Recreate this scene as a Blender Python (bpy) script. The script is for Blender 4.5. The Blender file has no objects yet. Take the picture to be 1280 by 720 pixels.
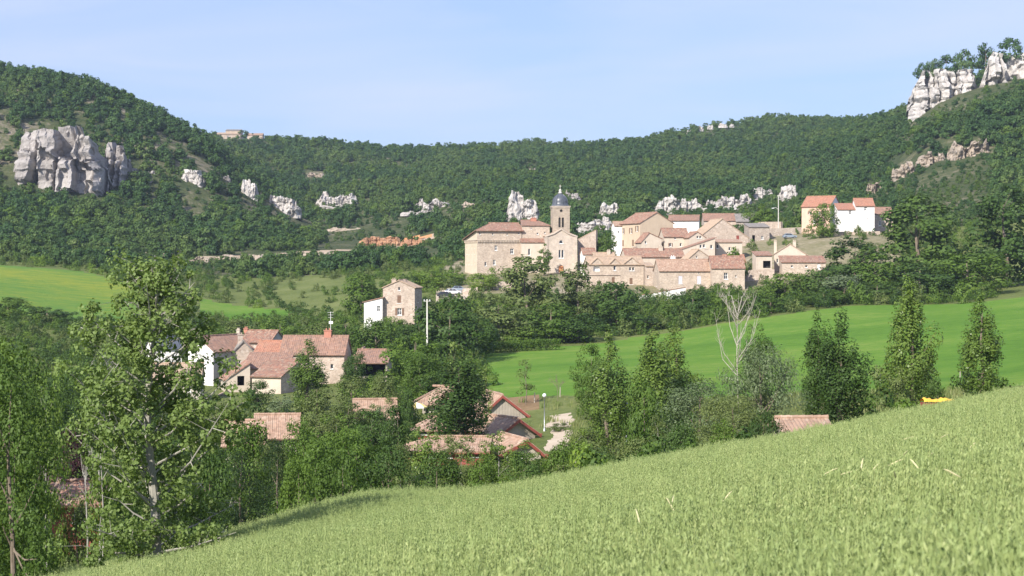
import bpy, math, random
import numpy as np
from mathutils import Vector, Matrix, noise as mnoise
from mathutils.geometry import tessellate_polygon

SC = bpy.context.scene
COL = SC.collection
rnd = random.Random(7)
rng = np.random.default_rng(11)
F = 2400.0          # focal length in photo pixels (1280 wide)
HZ = 340.0          # photo row of the horizon

# ------------------------------------------------------------------ camera, sky, sun
cam = bpy.data.cameras.new('camera')
cam.sensor_width = 36.0
cam.lens = F / 1280 * 36.0
cam.shift_y = -20 / 1280
cam.clip_start = 0.3
cam.clip_end = 9000
cam.dof.use_dof = True
cam.dof.focus_distance = 260
cam.dof.aperture_fstop = 9.0
cam_o = bpy.data.objects.new('camera', cam)
cam_o.rotation_euler = (math.radians(90), 0, 0)
COL.objects.link(cam_o)
SC.camera = cam_o

SUN_EL = math.radians(34)
SUN_AZ = math.radians(238)      # where the sun stands, measured from +x
sdir = Vector((math.cos(SUN_AZ) * math.cos(SUN_EL), math.sin(SUN_AZ) * math.cos(SUN_EL), math.sin(SUN_EL)))
world = bpy.data.worlds.new('World')
SC.world = world
world.use_nodes = True
wn, wl = world.node_tree.nodes, world.node_tree.links
wn.clear()
sky = wn.new('ShaderNodeTexSky')
sky.sky_type = 'NISHITA'
sky.sun_disc = False
sky.sun_elevation = SUN_EL
sky.sun_rotation = math.radians(90) - SUN_AZ
sky.altitude = 300
sky.air_density = 1.0
sky.dust_density = 0.5
sky.ozone_density = 5.0
bg = wn.new('ShaderNodeBackground')
bg.inputs['Strength'].default_value = 0.105
wo = wn.new('ShaderNodeOutputWorld')
# thin high cirrus, even over the whole dome
tc = wn.new('ShaderNodeTexCoord')
mp = wn.new('ShaderNodeMapping'); mp.inputs['Scale'].default_value = (1.6, 1.6, 9.0)
mp.inputs['Rotation'].default_value = (0.0, 0.12, 0.4)
nz = wn.new('ShaderNodeTexNoise'); nz.inputs['Scale'].default_value = 2.6; nz.inputs['Detail'].default_value = 6; nz.inputs['Distortion'].default_value = 0.5
cr = wn.new('ShaderNodeMapRange'); cr.inputs[1].default_value = 0.38; cr.inputs[2].default_value = 0.72; cr.inputs[3].default_value = 0.0; cr.inputs[4].default_value = 0.6
mx = wn.new('ShaderNodeMix'); mx.data_type = 'RGBA'
mx.inputs[7].default_value = (2.95, 3.65, 6.1, 1); mx.inputs[0].default_value = 0.62
mc = wn.new('ShaderNodeMix'); mc.data_type = 'RGBA'; mc.inputs[7].default_value = (5.0, 5.25, 6.4, 1)
wl.new(tc.outputs['Generated'], mp.inputs['Vector']); wl.new(mp.outputs[0], nz.inputs['Vector'])
wl.new(nz.outputs[0], cr.inputs[0]); wl.new(cr.outputs[0], mc.inputs[0]); wl.new(mx.outputs[2], mc.inputs[6])
wl.new(sky.outputs[0], mx.inputs[6]); wl.new(mc.outputs[2], bg.inputs[0]); wl.new(bg.outputs[0], wo.inputs[0])

sun = bpy.data.lights.new('sun', 'SUN')
sun.energy = 5.0
sun.angle = math.radians(0.55)
sun.color = (1.0, 0.94, 0.85)
sun_o = bpy.data.objects.new('sun', sun)
sun_o.rotation_euler = (-sdir).to_track_quat('-Z', 'Y').to_euler()
COL.objects.link(sun_o)

SC.view_settings.view_transform = 'Standard'
SC.view_settings.look = 'None'
SC.view_settings.exposure = 0.66
SC.view_settings.gamma = 1
SC.render.engine = 'CYCLES'
SC.cycles.max_bounces = 6
SC.cycles.diffuse_bounces = 3
SC.cycles.transmission_bounces = 3
SC.cycles.volume_bounces = 0
SC.cycles.use_denoising = True

# ------------------------------------------------------------------ small helpers
def tag(o, label=None, cat=None, group=None, kind=None):
    if label: o['label'] = label
    if cat: o['category'] = cat
    if group: o['group'] = group
    if kind: o['kind'] = kind
    return o

def empty(name, loc=(0, 0, 0), rz=0.0, label=None, cat=None, group=None):
    o = bpy.data.objects.new(name, None)
    o.empty_display_size = 0.3
    o.location = loc
    o.rotation_euler = (0, 0, rz)
    COL.objects.link(o)
    return tag(o, label, cat, group)

def link(name, me, mat=None, parent=None, loc=None):
    o = bpy.data.objects.new(name, me)
    if mat is not None and not len(me.materials): me.materials.append(mat)
    COL.objects.link(o)
    if parent is not None: o.parent = parent
    if loc is not None: o.location = loc
    return o

def np_mesh(name, V, Q, smooth=False):
    """mesh from an (n,3) vertex array and an (m,k) face array (all faces k-sided)"""
    V = np.asarray(V, dtype=np.float32); Q = np.asarray(Q, dtype=np.int32)
    me = bpy.data.meshes.new(name)
    me.vertices.add(len(V)); me.vertices.foreach_set('co', V.ravel())
    k = Q.shape[1]
    me.loops.add(Q.size); me.loops.foreach_set('vertex_index', Q.ravel())
    me.polygons.add(len(Q))
    me.polygons.foreach_set('loop_start', np.arange(0, Q.size, k, dtype=np.int32))
    me.polygons.foreach_set('loop_total', np.full(len(Q), k, dtype=np.int32))
    if smooth: me.polygons.foreach_set('use_smooth', np.ones(len(Q), dtype=bool))
    me.update(calc_edges=True); me.validate()
    return me

class MB:
    """collects shapes, then becomes one mesh"""
    def __init__(s): s.v = []; s.f = []
    def add(s, V, Fs):
        b = len(s.v); s.v += [tuple(p) for p in V]; s.f += [tuple(i + b for i in f) for f in Fs]
        return s
    def box(s, c, d, rz=0.0):
        x, y, z = (k / 2 for k in d); ca, sa = math.cos(rz), math.sin(rz)
        V = []
        for (i, j, k) in ((-1,-1,-1),(1,-1,-1),(1,1,-1),(-1,1,-1),(-1,-1,1),(1,-1,1),(1,1,1),(-1,1,1)):
            a, b = i * x, j * y
            V.append((c[0] + a * ca - b * sa, c[1] + a * sa + b * ca, c[2] + k * z))
        return s.add(V, ((0,3,2,1),(4,5,6,7),(0,1,5,4),(1,2,6,5),(2,3,7,6),(3,0,4,7)))
    def tube(s, pts, rad, n=6, cap=True):
        pts = [Vector(p) for p in pts]; b = len(s.v)
        up = Vector((0.13, 0.97, 0.2))
        for i, p in enumerate(pts):
            t = (pts[min(i + 1, len(pts) - 1)] - pts[max(i - 1, 0)]).normalized()
            a = t.cross(up)
            if a.length < 1e-3: a = t.cross(Vector((1, 0, 0)))
            a.normalize(); c = t.cross(a)
            r = rad[i] if isinstance(rad, (list, tuple)) else rad
            for k in range(n):
                w = 2 * math.pi * k / n
                s.v.append(tuple(p + a * (r * math.cos(w)) + c * (r * math.sin(w))))
        for i in range(len(pts) - 1):
            for k in range(n):
                k2 = (k + 1) % n
                s.f.append((b + i * n + k, b + i * n + k2, b + (i + 1) * n + k2, b + (i + 1) * n + k))
        if cap:
            s.f.append(tuple(b + k for k in range(n))[::-1]); e = b + (len(pts) - 1) * n
            s.f.append(tuple(e + k for k in range(n)))
        return s
    def lathe(s, prof, n=12, c=(0, 0, 0)):
        b = len(s.v)
        for (r, z) in prof:
            for k in range(n):
                w = 2 * math.pi * k / n
                s.v.append((c[0] + r * math.cos(w), c[1] + r * math.sin(w), c[2] + z))
        for i in range(len(prof) - 1):
            for k in range(n):
                k2 = (k + 1) % n
                s.f.append((b + i * n + k, b + i * n + k2, b + (i + 1) * n + k2, b + (i + 1) * n + k))
        return s
    def mesh(s, name, smooth=False):
        me = bpy.data.meshes.new(name); me.from_pydata(s.v, [], s.f)
        if smooth: me.polygons.foreach_set('use_smooth', np.ones(len(me.polygons), dtype=bool))
        me.update(); return me
    def build(s, name, mat, parent=None, smooth=False):
        return link(name, s.mesh(name, smooth), mat, parent)

def copy_thing(o, parent=None):
    c = o.copy(); COL.objects.link(c)
    if parent is not None: c.parent = parent
    for ch in list(o.children): copy_thing(ch, c)
    return c

# ------------------------------------------------------------------ materials
MATS = {}
def nodes_of(name):
    m = bpy.data.materials.new(name); m.use_nodes = True
    n, l = m.node_tree.nodes, m.node_tree.links
    return m, n, l, n['Principled BSDF']

def ramp(n, l, src, stops):
    r = n.new('ShaderNodeValToRGB')
    e = r.color_ramp.elements
    while len(e) < len(stops): e.new(0.5)
    for k, (p, c) in enumerate(stops):
        e[k].position = p; e[k].color = (c[0], c[1], c[2], 1)
    l.new(src, r.inputs[0]); return r.outputs[0]

def noise_tex(n, l, vec, scale, detail=4, rough=0.55, dist=0.0):
    t = n.new('ShaderNodeTexNoise')
    t.inputs['Scale'].default_value = scale; t.inputs['Detail'].default_value = detail
    t.inputs['Roughness'].default_value = rough; t.inputs['Distortion'].default_value = dist
    l.new(vec, t.inputs['Vector']); return t.outputs[0]

def mixc(n, l, fac, a, b, mode='MIX'):
    m = n.new('ShaderNodeMix'); m.data_type = 'RGBA'; m.blend_type = mode
    for sock, val in ((0, fac), (6, a), (7, b)):
        if isinstance(val, (int, float)): m.inputs[sock].default_value = val
        elif isinstance(val, (tuple, list)): m.inputs[sock].default_value = (*val[:3], 1)
        else: l.new(val, m.inputs[sock])
    return m.outputs[2]

def coords(n, which='Object'):
    return n.new('ShaderNodeTexCoord').outputs[which]

def bump(n, l, b, h, strength, dist):
    bp = n.new('ShaderNodeBump'); bp.inputs['Strength'].default_value = strength; bp.inputs['Distance'].default_value = dist
    l.new(h, bp.inputs['Height']); l.new(bp.outputs[0], b.inputs['Normal'])

def mat_stone(name, cols, scale=2.6, joint=(0.5, 0.42, 0.33), jw=0.06, stain=(0.28, 0.225, 0.18), rough=0.9):
    m, n, l, b = nodes_of(name); co = coords(n)
    mpn = n.new('ShaderNodeMapping'); mpn.inputs['Scale'].default_value = (1, 1, 1.7); l.new(co, mpn.inputs[0])
    v = n.new('ShaderNodeTexVoronoi'); v.inputs['Scale'].default_value = scale; l.new(mpn.outputs[0], v.inputs['Vector'])
    v2 = n.new('ShaderNodeTexVoronoi'); v2.feature = 'DISTANCE_TO_EDGE'; v2.inputs['Scale'].default_value = scale; l.new(mpn.outputs[0], v2.inputs['Vector'])
    sep = n.new('ShaderNodeSeparateColor'); l.new(v.outputs['Color'], sep.inputs[0])
    c = ramp(n, l, sep.outputs[0], [(i / (len(cols) - 1), k) for i, k in enumerate(cols)])
    jm = n.new('ShaderNodeMapRange'); jm.inputs[1].default_value = 0.0; jm.inputs[2].default_value = jw; jm.inputs[3].default_value = 0.75; jm.inputs[4].default_value = 0.0
    l.new(v2.outputs[0], jm.inputs[0])
    c = mixc(n, l, jm.outputs[0], c, joint)
    nb = noise_tex(n, l, co, 0.45, 8, 0.75)
    st = n.new('ShaderNodeMapRange'); st.inputs[1].default_value = 0.44; st.inputs[2].default_value = 0.66; st.inputs[4].default_value = 0.72
    l.new(nb, st.inputs[0])
    c = mixc(n, l, st.outputs[0], c, stain)
    l.new(c, b.inputs['Base Color']); b.inputs['Roughness'].default_value = rough
    bump(n, l, b, v2.outputs[0], 0.6, 0.08)
    return m

def mat_plain(name, c1, c2, scale=1.2, c3=None, rough=0.8, bscale=12, bstr=0.25, bdist=0.03, metal=0.0):
    m, n, l, b = nodes_of(name); co = coords(n)
    a = noise_tex(n, l, co, scale, 6, 0.62)
    stops = [(0.3, c1), (0.66, c2)] + ([(0.8, c3)] if c3 else [])
    c = ramp(n, l, a, stops)
    if 'render' in name:
        mpn = n.new('ShaderNodeMapping'); mpn.inputs['Scale'].default_value = (1.6, 1.6, 0.35); l.new(co, mpn.inputs[0])
        sk = n.new('ShaderNodeMapRange'); sk.inputs[1].default_value = 0.5; sk.inputs[2].default_value = 0.72; sk.inputs[4].default_value = 0.3
        l.new(noise_tex(n, l, mpn.outputs[0], 1.0, 7, 0.75), sk.inputs[0]); c = mixc(n, l, sk.outputs[0], c, tuple(v * 0.55 for v in c1))
    l.new(c, b.inputs['Base Color']); b.inputs['Roughness'].default_value = rough; b.inputs['Metallic'].default_value = metal
    bump(n, l, b, noise_tex(n, l, co, bscale, 4), bstr, bdist)
    return m

def mat_tile(name, cols, moss=(0.22, 0.17, 0.12), mossamt=0.5):
    m, n, l, b = nodes_of(name); co = coords(n)
    v = n.new('ShaderNodeTexVoronoi'); v.inputs['Scale'].default_value = 3.2; l.new(co, v.inputs['Vector'])
    sep = n.new('ShaderNodeSeparateColor'); l.new(v.outputs['Color'], sep.inputs[0])
    c = ramp(n, l, sep.outputs[0], [(i / (len(cols) - 1), k) for i, k in enumerate(cols)])
    nb = noise_tex(n, l, co, 0.8, 7, 0.7)
    st = n.new('ShaderNodeMapRange'); st.inputs[1].default_value = 0.45; st.inputs[2].default_value = 0.72; st.inputs[4].default_value = mossamt
    l.new(nb, st.inputs[0])
    c = mixc(n, l, st.outputs[0], c, moss)
    l.new(c, b.inputs['Base Color']); b.inputs['Roughness'].default_value = 0.85
    bump(n, l, b, noise_tex(n, l, co, 9, 4), 0.4, 0.04)
    return m

def mat_leaf(name, cols, trans=0.35, tcol=None, rough=0.55, nscale=0.6, pos=False):
    """leaf: colour differs from leaf clump to leaf clump and from plant to plant"""
    m, n, l, b = nodes_of(name); co = coords(n)
    oi = n.new('ShaderNodeObjectInfo')
    g = n.new('ShaderNodeNewGeometry')
    a = noise_tex(n, l, g.outputs['Position'] if pos else co, nscale, 3, 0.6)
    ad = n.new('ShaderNodeMath'); ad.operation = 'MULTIPLY_ADD'; ad.inputs[1].default_value = 0.5; l.new(oi.outputs['Random'], ad.inputs[0])
    mm = n.new('ShaderNodeMath'); mm.operation = 'MULTIPLY'; mm.inputs[1].default_value = 0.55; l.new(a, mm.inputs[0]); l.new(mm.outputs[0], ad.inputs[2])
    ri = n.new('ShaderNodeMath'); ri.operation = 'MULTIPLY_ADD'; ri.inputs[1].default_value = 0.25; l.new(g.outputs['Random Per Island'], ri.inputs[0]); l.new(ad.outputs[0], ri.inputs[2])
    sb = n.new('ShaderNodeMath'); sb.operation = 'SUBTRACT'; sb.inputs[1].default_value = 0.12; l.new(ri.outputs[0], sb.inputs[0])
    c = ramp(n, l, sb.outputs[0], [(i / (len(cols) - 1), k) for i, k in enumerate(cols)])
    l.new(c, b.inputs['Base Color']); b.inputs['Roughness'].default_value = rough
    b.inputs['Specular IOR Level'].default_value = 0.2
    tr = n.new('ShaderNodeBsdfTranslucent')
    tcx = mixc(n, l, 1.0, c, tcol or (1.15, 1.2, 0.55), 'MULTIPLY')
    l.new(tcx, tr.inputs[0])
    ms = n.new('ShaderNodeMixShader'); ms.inputs[0].default_value = trans
    l.new(b.outputs[0], ms.inputs[1]); l.new(tr.outputs[0], ms.inputs[2])
    l.new(ms.outputs[0], n['Material Output'].inputs[0])
    return m

def mat_ground(name, stops, s1=0.05, s2=0.9, fine=None, bstr=0.5, bdist=0.3, bscale=0.8, stretch=None):
    m, n, l, b = nodes_of(name); co = coords(n)
    vec = co
    if stretch:
        mpn = n.new('ShaderNodeMapping'); mpn.inputs['Scale'].default_value = stretch; l.new(co, mpn.inputs[0]); vec = mpn.outputs[0]
    a = noise_tex(n, l, vec, s1, 6, 0.6); f = noise_tex(n, l, vec, s2, 6, 0.7)
    ad = n.new('ShaderNodeMath'); ad.operation = 'MULTIPLY_ADD'; ad.inputs[1].default_value = 0.5
    h = n.new('ShaderNodeMath'); h.operation = 'MULTIPLY'; h.inputs[1].default_value = 0.5; l.new(f, h.inputs[0])
    l.new(a, ad.inputs[0]); l.new(h.outputs[0], ad.inputs[2])
    c = ramp(n, l, ad.outputs[0], stops)
    l.new(c, b.inputs['Base Color']); b.inputs['Roughness'].default_value = 0.95; b.inputs['Specular IOR Level'].default_value = 0.1
    bump(n, l, b, noise_tex(n, l, co, bscale, 8, 0.75), bstr, bdist)
    return m

def M(k): return MATS[k]
MATS.update(
    stone=mat_stone('stone_pink', [(0.44, 0.345, 0.275), (0.52, 0.425, 0.35), (0.34, 0.26, 0.205), (0.58, 0.495, 0.42)]),
    stone_tan=mat_stone('stone_tan', [(0.44, 0.355, 0.275), (0.52, 0.43, 0.345), (0.35, 0.275, 0.215), (0.57, 0.485, 0.395)]),
    stone_grey=mat_stone('stone_grey', [(0.30, 0.25, 0.21), (0.42, 0.36, 0.30), (0.24, 0.20, 0.17), (0.46, 0.40, 0.34)], joint=(0.33, 0.28, 0.23)),
    ashlar=mat_stone('church_stone', [(0.46, 0.39, 0.32), (0.52, 0.44, 0.36), (0.42, 0.35, 0.28)], scale=1.8, joint=(0.40, 0.33, 0.27), jw=0.03, stain=(0.30, 0.25, 0.21)),
    tower=mat_stone('tower_stone', [(0.36, 0.29, 0.22), (0.42, 0.35, 0.27), (0.31, 0.25, 0.2)], scale=1.8, joint=(0.3, 0.25, 0.2), jw=0.03, stain=(0.25, 0.21, 0.17)),
    cream=mat_plain('cream_render', (0.46, 0.39, 0.31), (0.55, 0.47, 0.38), 0.7, (0.38, 0.31, 0.24)),
    ochre=mat_plain('ochre_render', (0.48, 0.375, 0.265), (0.55, 0.44, 0.32), 0.6, (0.42, 0.32, 0.22)),
    castle_side=mat_plain('castle_render', (0.56, 0.46, 0.34), (0.62, 0.53, 0.41), 0.6, (0.5, 0.4, 0.28)),
    peach=mat_plain('peach_render', (0.55, 0.36, 0.27), (0.60, 0.42, 0.32), 0.6),
    white=mat_plain('white_render', (0.74, 0.71, 0.67), (0.80, 0.78, 0.75), 0.6, (0.68, 0.64, 0.59)),
    grey_render=mat_plain('grey_render', (0.36, 0.34, 0.32), (0.45, 0.42, 0.39), 0.6),  # for house sides turned from the sun; shade put into the colour
    beige=mat_plain('beige_render', (0.40, 0.36, 0.29), (0.48, 0.43, 0.35), 0.6),
    tile_red=mat_tile('red_tiles', [(0.25, 0.125, 0.085), (0.32, 0.165, 0.11), (0.17, 0.095, 0.07), (0.40, 0.28, 0.20)], mossamt=0.5),
    tile_orange=mat_tile('orange_tiles', [(0.32, 0.145, 0.09), (0.40, 0.19, 0.12), (0.26, 0.115, 0.075)], mossamt=0.45),
    tile_pink=mat_tile('pink_tiles', [(0.32, 0.205, 0.14), (0.39, 0.255, 0.18), (0.25, 0.155, 0.105), (0.46, 0.34, 0.25)], (0.27, 0.195, 0.14), 0.5),
    tile_brown=mat_tile('brown_tiles', [(0.24, 0.14, 0.10), (0.32, 0.18, 0.12), (0.20, 0.12, 0.09), (0.36, 0.22, 0.16)], (0.16, 0.12, 0.09), 0.6),
    tile_tan=mat_tile('tan_tiles', [(0.36, 0.26, 0.18), (0.44, 0.32, 0.22), (0.3, 0.22, 0.16)], (0.25, 0.2, 0.15), 0.6),
    tile_grey=mat_tile('grey_tiles', [(0.20, 0.18, 0.165), (0.26, 0.235, 0.21), (0.16, 0.145, 0.135)], (0.15, 0.13, 0.11), 0.5),
    slate=mat_plain('dome_slate', (0.055, 0.062, 0.075), (0.10, 0.11, 0.13), 2.0, rough=0.38),
    glass=mat_plain('window_glass', (0.018, 0.02, 0.024), (0.035, 0.04, 0.045), 0.5, rough=0.08, bstr=0.02),
    wood_grey=mat_plain('weathered_boards', (0.30, 0.26, 0.21), (0.40, 0.35, 0.29), 1.5, (0.24, 0.2, 0.16)),
    wood_brown=mat_plain('brown_shutter', (0.14, 0.08, 0.05), (0.2, 0.12, 0.075), 2.0),
    wood_red=mat_plain('red_trim', (0.20, 0.045, 0.033), (0.27, 0.065, 0.045), 2.0, rough=0.6),
    wood_orange=mat_plain('orange_door', (0.5, 0.2, 0.08), (0.56, 0.25, 0.11), 2.0),
    lilac=mat_plain('lilac_shutter', (0.50, 0.50, 0.58), (0.58, 0.58, 0.66), 2.0),
    blue=mat_plain('pale_blue_shutter', (0.42, 0.54, 0.66), (0.5, 0.62, 0.72), 2.0),
    white_paint=mat_plain('white_paint', (0.72, 0.71, 0.68), (0.8, 0.79, 0.77), 1.0, rough=0.5),
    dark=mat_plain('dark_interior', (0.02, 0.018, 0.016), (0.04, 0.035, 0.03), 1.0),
    brick=mat_plain('red_brick', (0.36, 0.15, 0.1), (0.44, 0.2, 0.14), 3.0),
    concrete=mat_plain('pole_concrete', (0.52, 0.50, 0.46), (0.6, 0.58, 0.53), 2.0),
    metal=mat_plain('grey_metal', (0.3, 0.31, 0.32), (0.42, 0.43, 0.44), 2.0, rough=0.4, metal=0.7),
    globe=mat_plain('white_globe', (0.78, 0.8, 0.84), (0.8, 0.82, 0.86), 2.0, rough=0.2),
    rock=None,
)
def mat_rock(name, cols, streak=(0.30, 0.27, 0.25)):
    m, n, l, b = nodes_of(name); co = coords(n)
    a = noise_tex(n, l, co, 0.12, 8, 0.68)
    mpn = n.new('ShaderNodeMapping'); mpn.inputs['Scale'].default_value = (0.35, 0.35, 0.07); l.new(co, mpn.inputs[0])
    s = noise_tex(n, l, mpn.outputs[0], 1.0, 6, 0.7, 0.4)
    c = ramp(n, l, a, [(0.3 + 0.4 * i / (len(cols) - 1), k) for i, k in enumerate(cols)])
    st = n.new('ShaderNodeMapRange'); st.inputs[1].default_value = 0.52; st.inputs[2].default_value = 0.7; st.inputs[4].default_value = 0.75
    l.new(s, st.inputs[0]); c = mixc(n, l, st.outputs[0], c, streak)
    l.new(c, b.inputs['Base Color']); b.inputs['Roughness'].default_value = 0.95
    bump(n, l, b, noise_tex(n, l, co, 0.5, 8, 0.75), 0.8, 1.2)
    return m
MATS['rock'] = mat_rock('limestone', [(0.36, 0.32, 0.29), (0.52, 0.49, 0.46), (0.60, 0.57, 0.54)])
MATS['rock_grey'] = mat_rock('grey_limestone', [(0.25, 0.23, 0.215), (0.38, 0.35, 0.33), (0.46, 0.43, 0.40)])
MATS['rock_warm'] = mat_rock('warm_scree', [(0.30, 0.25, 0.19), (0.40, 0.33, 0.26), (0.45, 0.385, 0.31)])

MATS['bark_pale'] = mat_plain('pale_bark', (0.24, 0.225, 0.19), (0.36, 0.34, 0.295), 3.0, (0.15, 0.135, 0.11), bscale=8, bstr=0.5)
MATS['bark'] = mat_plain('brown_bark', (0.12, 0.09, 0.065), (0.2, 0.16, 0.12), 3.0, bscale=8, bstr=0.5)
MATS['bark_white'] = mat_plain('bleached_bark', (0.30, 0.27, 0.22), (0.42, 0.38, 0.32), 3.0, bscale=8, bstr=0.4)
MATS['leaf_oak'] = mat_leaf('oak_leaves', [(0.027, 0.063, 0.018), (0.044, 0.093, 0.026), (0.061, 0.120, 0.030), (0.102, 0.149, 0.039)], 0.25, nscale=0.25)
MATS['leaf_mid'] = mat_leaf('mid_green_leaves', [(0.054, 0.099, 0.018), (0.081, 0.142, 0.023), (0.111, 0.182, 0.030), (0.151, 0.218, 0.039)])
MATS['leaf_bright'] = mat_leaf('bright_leaves', [(0.092, 0.159, 0.025), (0.131, 0.212, 0.031), (0.169, 0.252, 0.039), (0.230, 0.292, 0.049)])
MATS['leaf_dark'] = mat_leaf('dark_leaves', [(0.028, 0.056, 0.013), (0.046, 0.088, 0.018), (0.066, 0.119, 0.022), (0.096, 0.149, 0.029)], 0.25)
MATS['leaf_poplar'] = mat_leaf('poplar_leaves', [(0.076, 0.129, 0.026), (0.109, 0.174, 0.034), (0.150, 0.220, 0.044), (0.218, 0.273, 0.066)], 0.3, rough=0.35)
MATS['leaf_conifer_shaded'] = mat_leaf('shaded_conifer_needles', [(0.014, 0.03, 0.012), (0.02, 0.042, 0.015), (0.03, 0.056, 0.018), (0.042, 0.07, 0.024)], 0.15)  # needle colour darkened to carry the shade of the tall poplar
MATS['leaf_airy'] = mat_leaf('airy_poplar_leaves', [(0.096, 0.149, 0.044), (0.142, 0.208, 0.056), (0.192, 0.261, 0.078), (0.272, 0.334, 0.136)], 0.35, rough=0.5)
MATS['leaf_olive'] = mat_leaf('olive_leaves', [(0.074, 0.107, 0.031), (0.105, 0.142, 0.040), (0.135, 0.177, 0.053), (0.184, 0.214, 0.071)], 0.3)
MATS['leaf_silver'] = mat_leaf('silver_leaves', [(0.073, 0.110, 0.043), (0.109, 0.154, 0.066), (0.155, 0.201, 0.096), (0.219, 0.270, 0.139)], 0.25, (1.0, 1.05, 0.8), 0.4)
MATS['leaf_yellow'] = mat_leaf('pale_young_leaves', [(0.138, 0.196, 0.046), (0.184, 0.253, 0.063), (0.230, 0.299, 0.086), (0.299, 0.345, 0.115)], 0.35)
MATS['leaf_purple'] = mat_leaf('plum_leaves', [(0.030, 0.012, 0.014), (0.045, 0.018, 0.020), (0.060, 0.024, 0.024)], 0.2, (1.2, 0.6, 0.6))
MATS['oat'] = mat_leaf('oat_stalks', [(0.180, 0.245, 0.090), (0.242, 0.310, 0.114), (0.300, 0.360, 0.138), (0.388, 0.416, 0.180)], 0.25, (1.1, 1.15, 0.7), 0.5, 0.13, pos=True)
MATS['rye'] = mat_plain('ripe_rye', (0.55, 0.5, 0.27), (0.66, 0.6, 0.36), 4.0)
MATS['g_oat'] = mat_ground('oat_soil', [(0.3, (0.05, 0.065, 0.025)), (0.7, (0.09, 0.11, 0.045))])
MATS['g_meadow'] = mat_ground('meadow_grass', [(0.38, (0.07, 0.155, 0.018)), (0.46, (0.092, 0.19, 0.022)), (0.53, (0.118, 0.215, 0.028)), (0.60, (0.18, 0.245, 0.05))], 0.03, 0.8, bstr=0.6, bdist=0.35, bscale=1.2, stretch=(0.6, 1.8, 1))
MATS['g_left'] = mat_ground('flowering_meadow', [(0.36, (0.085, 0.175, 0.03)), (0.46, (0.115, 0.215, 0.036)), (0.53, (0.17, 0.235, 0.035)), (0.57, (0.24, 0.27, 0.035)), (0.62, (0.13, 0.22, 0.04))], 0.018, 0.4, bstr=0.8, bdist=0.6, bscale=0.6, stretch=(0.4, 1.0, 1))
MATS['g_rough'] = mat_ground('rough_grass', [(0.30, (0.07, 0.095, 0.028)), (0.45, (0.115, 0.145, 0.04)), (0.58, (0.16, 0.185, 0.06)), (0.72, (0.21, 0.2, 0.09))], 0.06, 0.9, bstr=0.8, bdist=0.4, bscale=1.2)
MATS['g_hill'] = mat_ground('hill_scrub', [(0.34, (0.035, 0.055, 0.022)), (0.45, (0.06, 0.08, 0.032)), (0.53, (0.10, 0.11, 0.05)), (0.60, (0.22, 0.19, 0.135)), (0.68, (0.33, 0.29, 0.24))], 0.02, 0.22, bstr=0.9, bdist=2.0, bscale=0.2)
MATS['g_track'] = mat_ground('track_dust', [(0.35, (0.34, 0.26, 0.18)), (0.65, (0.48, 0.38, 0.28))], 0.2, 1.5)
MATS['g_bank'] = mat_ground('red_earth', [(0.35, (0.42, 0.19, 0.08)), (0.5, (0.54, 0.26, 0.115)), (0.68, (0.5, 0.34, 0.19))], 0.1, 0.7)
MATS['g_yard'] = mat_ground('sandy_yard', [(0.35, (0.42, 0.34, 0.25)), (0.65, (0.55, 0.46, 0.36))], 0.3, 2.0)
MATS['g_soil'] = mat_ground('bare_soil', [(0.35, (0.16, 0.10, 0.055)), (0.65, (0.27, 0.19, 0.1))], 0.3, 2.0)
MATS['g_village'] = mat_ground('village_ground', [(0.35, (0.14, 0.14, 0.06)), (0.52, (0.24, 0.21, 0.13)), (0.66, (0.40, 0.34, 0.26))], 0.08, 0.7)
MATS['leaf_hill'] = mat_leaf('lighter_oak_leaves', [(0.051, 0.095, 0.023), (0.070, 0.126, 0.030), (0.100, 0.157, 0.038), (0.142, 0.186, 0.050)], 0.25, nscale=0.25)
MATS['grass_dry'] = mat_leaf('rough_grass_blades', [(0.112, 0.163, 0.050), (0.163, 0.213, 0.062), (0.225, 0.250, 0.094), (0.325, 0.312, 0.150)], 0.3)
HAZE = 0.00009
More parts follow.
